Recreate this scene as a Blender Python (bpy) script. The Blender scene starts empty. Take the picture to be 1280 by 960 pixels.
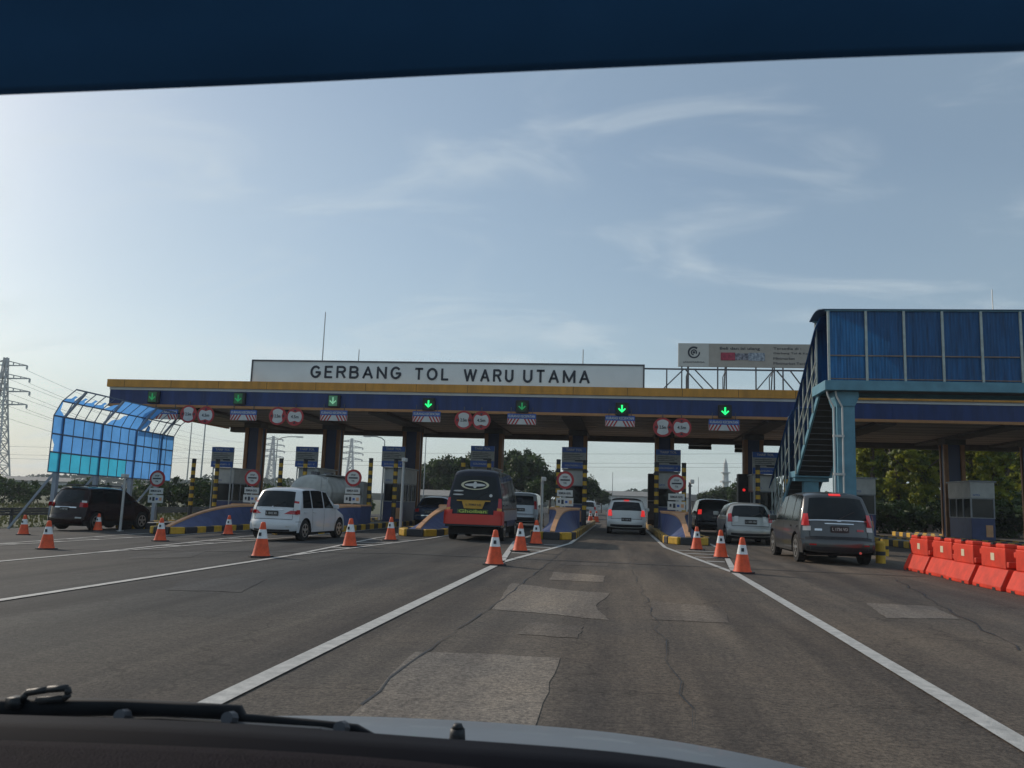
import bpy, math, random
from mathutils import Vector, Matrix
random.seed(7)
S = bpy.context.scene
C = S.collection
R = math.radians
# ------------------------------------------------------------------ camera
PITCH, YAW, ROLL, F, EYE = R(8.04), R(7.64), R(2.0), 1035.0, 1.25
_f = Vector((-math.sin(YAW)*math.cos(PITCH), math.cos(YAW)*math.cos(PITCH), math.sin(PITCH)))
_rt = Vector((math.cos(YAW), math.sin(YAW), 0)); _up = _rt.cross(_f)
_R = math.cos(ROLL)*_rt + math.sin(ROLL)*_up
_U = -math.sin(ROLL)*_rt + math.cos(ROLL)*_up
cam = bpy.data.cameras.new("camera"); co = bpy.data.objects.new("camera", cam); C.objects.link(co)
m = Matrix((_R, _U, -_f)).transposed().to_4x4(); m.translation = (0, 0, EYE)
co.matrix_world = m
cam.sensor_width = 36; cam.lens = F/1280*36; cam.clip_start = 0.05; cam.clip_end = 9000
cam.dof.use_dof = True; cam.dof.focus_distance = 30; cam.dof.aperture_fstop = 15
S.camera = co
# ------------------------------------------------------------------ light
SUN_EL, SUN_AZ = R(26), R(-60)          # azimuth from +Y, negative = towards -X
w = bpy.data.worlds.new("World"); S.world = w; w.use_nodes = True
nt = w.node_tree; nt.nodes.clear()
def nn(t, **k):
    n = nt.nodes.new(t)
    for a, b in k.items(): setattr(n, a, b)
    return n
out = nn('ShaderNodeOutputWorld'); bg = nn('ShaderNodeBackground'); bg.inputs[1].default_value = 0.125
sky = nn('ShaderNodeTexSky', sky_type='NISHITA'); sky.sun_disc = False
sky.sun_elevation = SUN_EL; sky.sun_rotation = SUN_AZ; sky.dust_density = .9; sky.air_density = 1.1; sky.ozone_density = 1.8
tc = nn('ShaderNodeTexCoord'); sp = nn('ShaderNodeSeparateXYZ'); nt.links.new(tc.outputs['Generated'], sp.inputs[0])
mz = nn('ShaderNodeMath', operation='ADD'); mz.inputs[1].default_value = 0.22; nt.links.new(sp.outputs[2], mz.inputs[0])
mx = nn('ShaderNodeMath', operation='MAXIMUM'); mx.inputs[1].default_value = 0.05; nt.links.new(mz.outputs[0], mx.inputs[0])
dx = nn('ShaderNodeMath', operation='DIVIDE'); dy = nn('ShaderNodeMath', operation='DIVIDE')
nt.links.new(sp.outputs[0], dx.inputs[0]); nt.links.new(mx.outputs[0], dx.inputs[1])
nt.links.new(sp.outputs[1], dy.inputs[0]); nt.links.new(mx.outputs[0], dy.inputs[1])
cb = nn('ShaderNodeCombineXYZ'); nt.links.new(dx.outputs[0], cb.inputs[0]); nt.links.new(dy.outputs[0], cb.inputs[1])
mp = nn('ShaderNodeMapping'); mp.inputs['Rotation'].default_value = (0, 0, R(14)); mp.inputs['Scale'].default_value = (1.1, 1.9, 1); mp.inputs['Location'].default_value = (8.3, 1.25, 0)
nt.links.new(cb.outputs[0], mp.inputs[0])
n1 = nn('ShaderNodeTexNoise'); n1.inputs['Scale'].default_value = 1.9; n1.inputs['Detail'].default_value = 9; n1.inputs['Roughness'].default_value = .56; n1.inputs['Distortion'].default_value = .7
nt.links.new(mp.outputs[0], n1.inputs[0])
rp = nn('ShaderNodeValToRGB'); rp.color_ramp.elements[0].position = .47; rp.color_ramp.elements[1].position = .78
rp.color_ramp.elements[1].color = (.45, .45, .45, 1); rp.color_ramp.interpolation = 'EASE'
nt.links.new(n1.outputs[0], rp.inputs[0])
n2 = nn('ShaderNodeTexNoise'); n2.inputs['Scale'].default_value = .35; n2.inputs['Detail'].default_value = 3
nt.links.new(mp.outputs[0], n2.inputs[0])
rp2 = nn('ShaderNodeValToRGB'); rp2.color_ramp.elements[0].position = .3; rp2.color_ramp.elements[1].position = .75
rp2.color_ramp.elements[0].color = (.20, .20, .20, 1); rp2.color_ramp.elements[1].color = (.42, .42, .42, 1)
nt.links.new(n2.outputs[0], rp2.inputs[0])
mixc = nn('ShaderNodeMixRGB'); mixc.inputs[2].default_value = (4.6, 5.8, 6.3, 1)
hz_ = nn('ShaderNodeMapRange'); hz_.inputs['From Min'].default_value = 0; hz_.inputs['From Max'].default_value = .26; hz_.inputs['To Min'].default_value = .78; hz_.inputs['To Max'].default_value = 0; nt.links.new(sp.outputs[2], hz_.inputs['Value'])
vm = nn('ShaderNodeMath', operation='MAXIMUM'); nt.links.new(hz_.outputs[0], vm.inputs[0]); nt.links.new(rp2.outputs[0], vm.inputs[1])
nt.links.new(vm.outputs[0], mixc.inputs[0]); nt.links.new(sky.outputs[0], mixc.inputs[1])
wisp = nn('ShaderNodeMixRGB'); wisp.inputs[2].default_value = (6.6, 7.3, 7.6, 1); nt.links.new(rp.outputs[0], wisp.inputs[0]); nt.links.new(mixc.outputs[0], wisp.inputs[1])
nt.links.new(wisp.outputs[0], bg.inputs[0]); nt.links.new(bg.outputs[0], out.inputs[0])
sl = bpy.data.lights.new("sun", 'SUN'); sl.energy = 3.0; sl.angle = R(0.6); sl.color = (1, .88, .74)
so = bpy.data.objects.new("sun", sl); C.objects.link(so)
sd = Vector((math.sin(SUN_AZ)*math.cos(SUN_EL), math.cos(SUN_AZ)*math.cos(SUN_EL), math.sin(SUN_EL)))
so.rotation_euler = sd.to_track_quat('Z', 'Y').to_euler(); so.location = (0, 0, 60)
vs = S.view_settings; vs.view_transform = 'Standard'; vs.look = 'None'; vs.gamma = 1; vs.exposure = -0.25
S.render.engine = 'CYCLES'

# ------------------------------------------------------------------ helpers
def gz(X): return -0.030*min(max(-X-5, 0), 21)
def ray(x, y): return F*_f + _R*(x-640) - _U*(y-480)
def P(x, y, Y):
    d = ray(x, y); return d*(Y/d.y) + Vector((0, 0, EYE))
def G(x, y):
    z = 0
    for i in range(12):
        d = ray(x, y); q = d*((z-EYE)/d.z); z = gz(q.x)
    return Vector((q.x, q.y, z))
MATS = {}
def mat(name, col, rough=.6, metal=0, var=.12, scale=3, bump=0, bscale=60, emit=0, coat=0, trans=0, alt=None, spec=.5, stretch=None):
    if name in MATS: return MATS[name]
    M = bpy.data.materials.new(name); M.use_nodes = True; t = M.node_tree; b = t.nodes['Principled BSDF']
    b.inputs['Roughness'].default_value = rough; b.inputs['Metallic'].default_value = metal
    b.inputs['Coat Weight'].default_value = coat; b.inputs['Coat Roughness'].default_value = .06
    b.inputs['Specular IOR Level'].default_value = spec
    co_ = t.nodes.new('ShaderNodeTexCoord'); src = co_.outputs['Object']
    if stretch:
        mm = t.nodes.new('ShaderNodeMapping'); mm.inputs['Scale'].default_value = stretch; t.links.new(src, mm.inputs[0]); src = mm.outputs[0]
    no = t.nodes.new('ShaderNodeTexNoise'); no.inputs['Scale'].default_value = scale; no.inputs['Detail'].default_value = 6; no.inputs['Roughness'].default_value = .6
    t.links.new(src, no.inputs[0])
    r = t.nodes.new('ShaderNodeValToRGB'); r.color_ramp.elements[0].position = .3; r.color_ramp.elements[1].position = .7
    a = alt or tuple(c*(1+var) for c in col)
    r.color_ramp.elements[0].color = (*[c*(1-var) for c in col], 1); r.color_ramp.elements[1].color = (*[min(c, 1) for c in a], 1)
    t.links.new(no.outputs[0], r.inputs[0]); t.links.new(r.outputs[0], b.inputs['Base Color'])
    if bump:
        nb = t.nodes.new('ShaderNodeTexNoise'); nb.inputs['Scale'].default_value = bscale; nb.inputs['Detail'].default_value = 4
        t.links.new(co_.outputs['Object'], nb.inputs[0]); bp = t.nodes.new('ShaderNodeBump'); bp.inputs['Strength'].default_value = bump; bp.inputs['Distance'].default_value = .02
        t.links.new(nb.outputs[0], bp.inputs['Height']); t.links.new(bp.outputs[0], b.inputs['Normal'])
    if emit:
        b.inputs['Emission Color'].default_value = (*col, 1); b.inputs['Emission Strength'].default_value = emit
    if trans:
        tr = t.nodes.new('ShaderNodeBsdfTranslucent'); t.links.new(r.outputs[0], tr.inputs[0]); ms = t.nodes.new('ShaderNodeMixShader'); ms.inputs[0].default_value = trans
        t.links.new(b.outputs[0], ms.inputs[1]); t.links.new(tr.outputs[0], ms.inputs[2]); t.links.new(ms.outputs[0], t.nodes['Material Output'].inputs[0])
    MATS[name] = M; return M
def setp(o, label=None, cat=None, group=None, kind=None):
    if label: o['label'] = label
    if cat: o['category'] = cat
    if group: o['group'] = group
    if kind: o['kind'] = kind
    return o
def thing(name, label, cat, loc=(0, 0, 0), rz=0, group=None):
    o = bpy.data.objects.new(name, None); C.objects.link(o); o.location = loc; o.rotation_euler = (0, 0, rz); o.empty_display_size = .2
    return setp(o, label, cat, group)
def copytree(o, parent=None):
    c = o.copy(); C.objects.link(c)
    if parent: c.parent = parent
    for ch in list(o.children): copytree(ch, c)
    return c
class MB:
    def __init__(s): s.v = []; s.f = []; s.m = []
    def face(s, pts, mi=0):
        n = len(s.v); s.v += [tuple(p) for p in pts]; s.f.append(tuple(range(n, n+len(pts)))); s.m.append(mi); return s
    def box(s, c, d, mi=0, rot=None):
        n = len(s.v); hx, hy, hz = d[0]/2, d[1]/2, d[2]/2
        for z in (-hz, hz):
            for y in (-hy, hy):
                for x in (-hx, hx):
                    p = Vector((x, y, z))
                    if rot is not None: p = rot @ p
                    s.v.append((p.x+c[0], p.y+c[1], p.z+c[2]))
        for q in ((0, 2, 3, 1), (4, 5, 7, 6), (0, 1, 5, 4), (2, 6, 7, 3), (0, 4, 6, 2), (1, 3, 7, 5)):
            s.f.append(tuple(n+i for i in q)); s.m.append(mi)
        return s
    def bx(s, x0, x1, y0, y1, z0, z1, mi=0): return s.box(((x0+x1)/2, (y0+y1)/2, (z0+z1)/2), (x1-x0, y1-y0, z1-z0), mi)
    def bar(s, p, q, wd, ht=None, mi=0):
        p = Vector(p); q = Vector(q); d = q-p; L = d.length
        rot = d.to_track_quat('Y', 'Z').to_matrix()
        return s.box((p+q)/2, (wd, L, ht or wd), mi, rot)
    def tube(s, p, q, r0, r1=None, n=8, mi=0, cap=True):
        p = Vector(p); q = Vector(q); d = (q-p).normalized(); a = d.orthogonal().normalized(); b = d.cross(a); r1 = r0 if r1 is None else r1
        k = len(s.v)
        for c, r in ((p, r0), (q, r1)):
            for i in range(n):
                t = 2*math.pi*i/n; s.v.append(tuple(c + r*(math.cos(t)*a+math.sin(t)*b)))
        for i in range(n):
            j = (i+1) % n; s.f.append((k+i, k+j, k+n+j, k+n+i)); s.m.append(mi)
        if cap:
            s.f.append(tuple(k+i for i in range(n))[::-1]); s.m.append(mi); s.f.append(tuple(k+n+i for i in range(n))); s.m.append(mi)
        return s
    def path(s, pts, r, n=6, mi=0):
        for a, b in zip(pts[:-1], pts[1:]): s.tube(a, b, r, r, n, mi)
        return s
    def prism(s, poly, d, mi=0):
        """poly: list of 3D points (planar), extruded by vector d"""
        k = len(s.v); n = len(poly); d = Vector(d)
        s.v += [tuple(p) for p in poly] + [tuple(Vector(p)+d) for p in poly]
        s.f.append(tuple(range(k, k+n))[::-1]); s.m.append(mi); s.f.append(tuple(range(k+n, k+2*n))); s.m.append(mi)
        for i in range(n):
            j = (i+1) % n; s.f.append((k+i, k+j, k+n+j, k+n+i)); s.m.append(mi)
        return s
    def grid(s, rows, mi=0):
        k = len(s.v); nr = len(rows); nc = len(rows[0])
        for r in rows: s.v += [tuple(p) for p in r]
        for i in range(nr-1):
            for j in range(nc-1):
                a = k+i*nc+j; s.f.append((a, a+1, a+nc+1, a+nc)); s.m.append(mi)
        return s
    def build(s, name, mats, parent=None, world=False, smooth=False, label=None, bevel=0):
        if not isinstance(mats, (list, tuple)): mats = [mats]
        me = bpy.data.meshes.new(name); v = s.v
        if world and parent is not None:
            off = Vector((0, 0, 0)); p = parent
            while p: off += p.location; p = p.parent
            v = [(a-off.x, b-off.y, c-off.z) for a, b, c in v]
        me.from_pydata(v, [], s.f); me.polygons.foreach_set('material_index', s.m)
        for mm in mats: me.materials.append(mm)
        me.update()
        if smooth: me.shade_smooth()
        o = bpy.data.objects.new(name, me); C.objects.link(o)
        if parent is not None: o.parent = parent
        if label: o['label'] = label
        if bevel:
            b = o.modifiers.new('bevel', 'BEVEL'); b.width = bevel; b.segments = 2; b.limit_method = 'ANGLE'
        return o
def text(name, s, m_, parent, c, width=None, height=.3, spacing=1.0, depth=.01, bold=0, rotz=0):
    """centered upright text facing -Y, c = centre (local to parent)"""
    cu = bpy.data.curves.new('t', 'FONT'); cu.body = s; cu.size = 1; cu.extrude = .02; cu.space_character = spacing; cu.offset = bold; cu.resolution_u = 3
    o = bpy.data.objects.new('t', cu); C.objects.link(o); bpy.context.view_layer.update()
    me = bpy.data.meshes.new_from_object(o); bpy.data.objects.remove(o)
    xs = [v.co.x for v in me.vertices]; ys = [v.co.y for v in me.vertices]
    w0 = max(xs)-min(xs); h0 = max(ys)-min(ys); sy = height/h0; sx = (width/w0) if width else sy
    cx = (max(xs)+min(xs))/2; cy = (max(ys)+min(ys))/2
    for v in me.vertices:
        x, y, z = v.co; px, py = (x-cx)*sx, -z/.02*depth/2
        v.co = (c[0]+px*math.cos(rotz)-py*math.sin(rotz), c[1]+px*math.sin(rotz)+py*math.cos(rotz), c[2]+(y-cy)*sy)
    me.materials.clear(); me.materials.append(m_)
    o = bpy.data.objects.new(name, me); C.objects.link(o); o.parent = parent; return o

# ------------------------------------------------------------------ materials
NAVY = mat('fascia_navy', (.012, .035, .14), .5, var=.35, scale=1.6, stretch=(1.6, 1, .25))
YEL = mat('fascia_yellow', (.60, .27, .035), .5, var=.22, scale=1.6, stretch=(1.8, 1, .4))
WHT = mat('white_trim', (.62, .62, .60), .5, var=.1, scale=1)
DWHT = mat('dirty_white', (.55, .55, .53), .6, var=.15, scale=2)
ORT = mat('orange_trim', (.45, .21, .08), .55)
SOF = mat('soffit', (.36, .30, .26), .6, var=.3, scale=.5, stretch=(.3, 2.5, 1))
DKB = mat('dark_beam', (.10, .088, .08), .6, var=.2)
COLB = mat('column_blue', (.02, .035, .11), .4)
COLO = mat('column_orange', (.33, .15, .06), .5, var=.25, scale=2)
CONC = mat('concrete', (.28, .27, .25), .85, var=.2, scale=2, bump=.2)
BLK = mat('black_paint', (.022, .022, .022), .5, var=.3)
BLK2 = mat('black_plastic', (.018, .018, .02), .55, var=.3, scale=8)
KY = mat('kerb_yellow', (.62, .36, .03), .6, var=.22, scale=6)
KB = mat('kerb_black', (.035, .035, .04), .6, var=.3, scale=6)
ISB = mat('island_blue', (.06, .085, .19), .55, var=.2, scale=2)
ISO = mat('island_orange', (.62, .33, .17), .6, var=.15, scale=3)
RED = mat('sign_red', (.42, .025, .03), .4, var=.1)
SW = mat('sign_white', (.58, .58, .56), .4, var=.08)
SBL = mat('sign_blue', (.03, .10, .38), .4, var=.12)
SGR = mat('sign_grey', (.33, .33, .31), .5, var=.25, scale=9)
GAL = mat('galvanised', (.42, .43, .43), .45, metal=.6, var=.15)
STL = mat('dark_steel', (.10, .10, .11), .5, metal=.5, var=.2)
GLS = mat('dark_glass', (.010, .014, .016), .08, var=.2, spec=.33)
GRN = mat('signal_green', (.02, 1.0, .22), .4, emit=1.6, var=.02)
GRND = mat('signal_green_dim', (.02, .42, .12), .4, emit=.28, var=.05)
GRNP = mat('signal_pane_pale', (.10, .30, .16), .5, emit=.12, var=.1)
GRNQ = mat('signal_pane_green', (.03, .13, .05), .5, emit=.1, var=.1)
CONE = mat('cone_orange', (.86, .095, .022), .55, var=.3, scale=7, trans=.08)
BARR = mat('barrier_orange', (.68, .040, .012), .6, var=.28, scale=2.5, trans=.05)
BRB = mat('bridge_blue', (.10, .25, .33), .5, var=.2, scale=2)
BRL = mat('bridge_rail', (.42, .47, .44), .5, var=.2, scale=5)
BRP = mat('bridge_sheet', (.012, .11, .30), .4, var=.45, scale=1.6, trans=.35, stretch=(7, 7, .5), bump=.4, bscale=14)
BSH = mat('screen_blue', (.12, .36, .78), .4, var=.15, scale=1, trans=.7)
BTL = mat('screen_teal', (.06, .46, .68), .4, var=.12, scale=1, trans=.7)
LINE = mat('road_paint', (.52, .51, .48), .75, var=.3, scale=9, bump=.3, alt=(.60, .58, .54))

def sheet_asphalt(name='asphalt', mult=(1.1, 1.1, 1.1), crk=.7):
    M = bpy.data.materials.new(name); M.use_nodes = True; t = M.node_tree; b = t.nodes['Principled BSDF']; L = t.links
    tc = t.nodes.new('ShaderNodeTexCoord')
    def noise(sc, det, stretch=None, rough=.6):
        n = t.nodes.new('ShaderNodeTexNoise'); n.inputs['Scale'].default_value = sc; n.inputs['Detail'].default_value = det; n.inputs['Roughness'].default_value = rough
        if stretch:
            m_ = t.nodes.new('ShaderNodeMapping'); m_.inputs['Scale'].default_value = stretch; L.new(tc.outputs['Object'], m_.inputs[0]); L.new(m_.outputs[0], n.inputs[0])
        else: L.new(tc.outputs['Object'], n.inputs[0])
        return n
    def ramp(n, p0, c0, p1, c1):
        r = t.nodes.new('ShaderNodeValToRGB'); r.color_ramp.elements[0].position = p0; r.color_ramp.elements[0].color = (*c0, 1)
        r.color_ramp.elements[1].position = p1; r.color_ramp.elements[1].color = (*c1, 1); L.new(n.outputs[0], r.inputs[0]); return r
    def mixm(a, bb, mode, f=1):
        x = t.nodes.new('ShaderNodeMixRGB'); x.blend_type = mode; x.inputs[0].default_value = f; L.new(a.outputs[0], x.inputs[1]); L.new(bb.outputs[0], x.inputs[2]); return x
    base = ramp(noise(.22, 5, (1, .55, 1)), .35, (.052, .052, .054), .68, (.098, .086, .074))
    tracks = ramp(noise(1.1, 4, (1, .07, 1)), .36, (.55, .55, .58), .64, (1.25, 1.23, 1.19))
    fine = ramp(noise(26, 8, None, .9), .40, (.30, .30, .31), .62, (1.9, 1.85, 1.75))
    mid = ramp(noise(6, 6, None, .75), .3, (.78, .78, .79), .7, (1.2, 1.19, 1.16))
    sx = t.nodes.new('ShaderNodeSeparateXYZ'); L.new(tc.outputs['Object'], sx.inputs[0])
    wn = noise(.35, 4); wa = t.nodes.new('ShaderNodeMath'); wa.operation = 'MULTIPLY_ADD'; wa.inputs[1].default_value = 3.0; L.new(wn.outputs[0], wa.inputs[0]); L.new(sx.outputs[0], wa.inputs[2])
    mr = t.nodes.new('ShaderNodeMapRange'); mr.inputs['From Min'].default_value = -3.4; mr.inputs['From Max'].default_value = .9; L.new(wa.outputs[0], mr.inputs['Value'])
    lane = t.nodes.new('ShaderNodeMixRGB'); lane.inputs[1].default_value = (.60, .66, .72, 1); lane.inputs[2].default_value = (1.55, 1.40, 1.25, 1); L.new(mr.outputs[0], lane.inputs[0])
    base = mixm(base, lane, 'MULTIPLY')
    mu = t.nodes.new('ShaderNodeRGB'); mu.outputs[0].default_value = (*mult, 1); base = mixm(base, mu, 'MULTIPLY')
    x = mixm(mixm(mixm(base, tracks, 'MULTIPLY'), fine, 'MULTIPLY', .8), mid, 'MULTIPLY')
    # hairline cracks
    vo = t.nodes.new('ShaderNodeTexVoronoi'); vo.feature = 'DISTANCE_TO_EDGE'; vo.inputs['Scale'].default_value = .28
    wp = noise(1.3, 5); add = t.nodes.new('ShaderNodeVectorMath'); add.operation = 'ADD'; L.new(tc.outputs['Object'], add.inputs[0]); L.new(wp.outputs['Color'], add.inputs[1]); L.new(add.outputs[0], vo.inputs['Vector'])
    cr = t.nodes.new('ShaderNodeValToRGB'); cr.color_ramp.elements[0].color = (.45, .45, .45, 1); cr.color_ramp.elements[1].position = .006; L.new(vo.outputs['Distance'], cr.inputs[0])
    x = mixm(x, cr, 'MULTIPLY', crk)
    L.new(x.outputs[0], b.inputs['Base Color']); b.inputs['Roughness'].default_value = .85; b.inputs['Specular IOR Level'].default_value = .22
    bp = t.nodes.new('ShaderNodeBump'); bp.inputs['Strength'].default_value = .55; bp.inputs['Distance'].default_value = .012
    nb = noise(45, 5); L.new(nb.outputs[0], bp.inputs['Height']); L.new(bp.outputs[0], b.inputs['Normal'])
    return M
ASPH = sheet_asphalt()
GRASS = mat('grass_ground', (.045, .075, .022), .9, var=.35, scale=.4, alt=(.10, .10, .045), bump=.6, bscale=9)
PATCH = sheet_asphalt('road_patch', (1.9, 1.95, 1.98), .3); PATCH2 = sheet_asphalt('road_patch_faint', (1.3, 1.32, 1.35), .5)
TAR_SHADOW = mat('tar_and_shadow', (.028, .026, .026), .6, var=.2)  # dark colour for cracks, also for the painted shadow line across the road

# ------------------------------------------------------------------ ground and road
def strip_pts(xs, y0, y1, dz):
    return [[(x, y0, gz(x)+dz) for x in xs], [(x, y1, gz(x)+dz) for x in xs]]
g = MB(); xs = [-4000, -26, -5, 4000]; g.grid(strip_pts(xs, -300, 6000, -.03))
setp(g.build('ground', GRASS), kind='structure')
g = MB(); xs = [-25.5, -15, -5, 5, 30]; ys = [-20, 20, 60, 120, 260]
g.grid([[(x, y, gz(x)) for x in xs] for y in ys])
setp(g.build('road', ASPH), kind='structure')
def flat(name, polys, m_, dz=.006):
    b = MB()
    for poly in polys:
        pts = [(p[0], p[1], gz(p[0])+dz) for p in poly]; b.face(pts)
    o = b.build(name, m_); setp(o, kind='structure')
    # make faces look up
    me = o.data
    for p in me.polygons:
        if p.normal.z < 0: p.flip()
    return o
def ln(x0, y0, x1, y1, wd=.15):
    d = Vector((x1-x0, y1-y0)).normalized(); n = Vector((-d.y, d.x))*wd/2
    N = max(1, int(math.hypot(x1-x0, y1-y0)/1.2)); o = []
    for i in range(N):
        a = Vector((x0+(x1-x0)*i/N, y0+(y1-y0)*i/N)); b = Vector((x0+(x1-x0)*(i+1)/N, y0+(y1-y0)*(i+1)/N))
        o.append([a-n, b-n, b+n, a+n])
    return o
marks = []
for k in range(-4, 1):
    X = 2.25+4.62*k if k > -1 else -2.38+4.5*(k+1)
    y0 = .8 if k >= -1 else (3 if k == -2 else 6)
    marks += ln(X, y0, X, 17.0)
    marks += ln(X, 17.0, X-.86, 26.2, .13) + ln(X, 17.0, X+.86, 26.2, .13)
    marks += ln(X-.86, 26.2, X-.95, 50, .12) + ln(X+.86, 26.2, X+.95, 50, .12)
    for j in range(4):
        yy = 20.3+j*1.5; hw = (yy-17)*.86/9.2-.1
        marks += ln(X-hw, yy, X+hw, yy, .22)
flat('road_marking', marks, LINE, .010)
def jag(px, n=7, a=.018):
    pts = [G(*p) for p in px]; o = []
    for i in range(len(pts)):
        p, q = pts[i], pts[(i+1) % len(pts)]
        for j in range(n):
            r = p.lerp(q, j/n); s_ = a if j else 0
            o.append((r.x+random.uniform(-s_, s_), r.y+random.uniform(-s_, s_)))
    return o
for k_, (pg, mm_) in enumerate([
    ([(520, 815), (612, 818), (700, 823), (668, 912), (560, 903), (436, 897)], PATCH),
    ([(640, 729), (700, 737), (762, 742), (745, 758), (762, 776), (690, 768), (614, 762)], PATCH),
    ([(664, 778), (729, 783), (722, 798), (646, 793)], PATCH2), ([(692, 715), (757, 720), (754, 728), (686, 725)], PATCH),
    ([(1083, 754), (1165, 758), (1200, 774), (1108, 773)], PATCH), ([(815, 751), (905, 760), (912, 779), (815, 775)], PATCH2),
    ([(235, 722), (332, 725), (302, 741), (208, 738)], PATCH2), ([(700, 702), (760, 705), (760, 708), (700, 706)], PATCH2),
    ([(175, 690), (260, 688), (240, 697), (160, 699)], PATCH2)]):
    flat('road_patch', [jag(pg)], mm_, .004)
def crack(px, wd=.02, a=.04, m_=TAR_SHADOW):
    pts = [G(*p) for p in px]; out_ = []
    fine = []
    for p, q in zip(pts[:-1], pts[1:]):
        n = max(2, int((q-p).length/.35))
        for j in range(n): r = p.lerp(q, j/n); fine.append((r.x+random.uniform(-a, a), r.y+random.uniform(-a, a)))
    for p, q in zip(fine[:-1], fine[1:]): out_ += ln(*p, *q, wd*random.uniform(.25, 1.1))
    flat('road_crack', out_, m_, .008)
crack([(782, 690), (800, 735), (843, 838), (884, 935)], .010, .05)
crack([(452, 882), (520, 822), (612, 762), (700, 692), (738, 664)], .02, .02)
crack([(1120, 725), (1200, 770), (1290, 822)], .03, .05)
flat('painted_shadow_line', ln(-20, 18.2, -.9, 18.4, .09) + ln(-.9, 18.4, 6.2, 18.3, .08) + ln(7.4, 15.0, 14, 14.6, .09), TAR_SHADOW, .012)  # thin shadow across the road, painted as a narrow dark strip
# grass verge and guard rail at the far left
b = MB()
for i in range(9000):
    x = random.uniform(-60, -25.6); y = random.uniform(24, 75); hgt = random.uniform(.08, .35)*(1 if x < -27 else .6); z = gz(-40)-.03
    a = random.uniform(0, 6.28); dx_, dy_ = .07*math.cos(a), .07*math.sin(a)
    b.face([(x-dx_, y-dy_, z), (x+dx_, y+dy_, z), (x+random.uniform(-.1, .1), y+random.uniform(-.1, .1), z+hgt)])
GBL = mat('grass_blades', (.06, .10, .025), .8, var=.4, scale=.3, alt=(.15, .14, .05), trans=.3)
setp(b.build('grass', GBL), 'rough green grass on the verge beyond the left edge of the road', 'grass', kind='stuff')
rl = thing('guard_rail', 'dark guard rail along the grass verge left of the blue screen', 'guard rail', (-27.5, 45, gz(-26)))
b = MB()
for z in (.5, .62, .74): b.bar((0, -18, z), (0, 30, z), .05, .1)
b.build('rail', STL, rl)
for y in range(-18, 31, 4): MB().bx(-.05, .05, y-.05, y+.05, 0, .75).build('post', STL, rl)

# ------------------------------------------------------------------ trees
def leaf_mesh(name, lobes, n, size, mats, seed):
    rnd = random.Random(seed); b = MB(); tot = sum(l[3]*l[4]*l[5] for l in lobes)
    # sub-clumps
    for l in lobes:
        k = int(n*l[3]*l[4]*l[5]/tot)
        nc = max(6, k//45); clumps = []
        for i in range(nc):
            u = Vector((rnd.gauss(0, 1), rnd.gauss(0, 1), rnd.gauss(0, 1))).normalized()*(rnd.random()**.28)*rnd.uniform(.8, 1.08)
            clumps.append((u, rnd.choice((0, 0, 1))))
        for i in range(k):
            u, mi = clumps[i % nc]; s_ = rnd.uniform(.5, 1.2)*size
            cs = min(l[3], l[4], l[5])*.28
            p = Vector((l[0]+u.x*l[3], l[1]+u.y*l[4], l[2]+u.z*l[5])) + Vector((rnd.gauss(0, 1), rnd.gauss(0, 1), rnd.gauss(0, .8)))*cs*.55
            a = Vector((rnd.uniform(-1, 1), rnd.uniform(-1, 1), rnd.uniform(-.6, .6))).normalized(); c = a.orthogonal().normalized(); c.rotate(Matrix.Rotation(rnd.uniform(0, 6.28), 3, a)); d = a.cross(c)
            b.face([p-c*s_, p-d*s_*.55, p+c*s_, p+d*s_*.55], mi)
    return b
LF1 = mat('foliage_dark', (.020, .042, .010), .6, var=.3, scale=.8, trans=.25)
LF2 = mat('foliage_mid', (.055, .095, .020), .6, var=.3, scale=.8, trans=.3)
LF3 = mat('foliage_vine', (.27, .29, .03), .6, var=.3, scale=.8, trans=.5)
LF4 = mat('foliage_vine_dark', (.11, .15, .02), .6, var=.3, scale=.8, trans=.3)
BARK = mat('bark', (.10, .075, .055), .9, var=.3, scale=6, bump=.5, bscale=20)
def trunk_mb(h, r, limbs, seed):
    rnd = random.Random(seed); b = MB(); p = Vector((0, 0, -.1)); q = Vector((rnd.uniform(-.2, .2), rnd.uniform(-.2, .2), h*.5)); b.tube(p, q, r, r*.7, 8); e = Vector((q.x*1.5, q.y, h)); b.tube(q, e, r*.7, r*.3, 7)
    for i in range(limbs):
        s_ = q.lerp(e, rnd.uniform(-.2, .8)); a = rnd.uniform(0, 6.28); t_ = s_+Vector((math.cos(a), math.sin(a), rnd.uniform(.5, 1.1)))*h*.33
        b.tube(s_, t_, r*.35, r*.1, 5)
    return b
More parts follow.
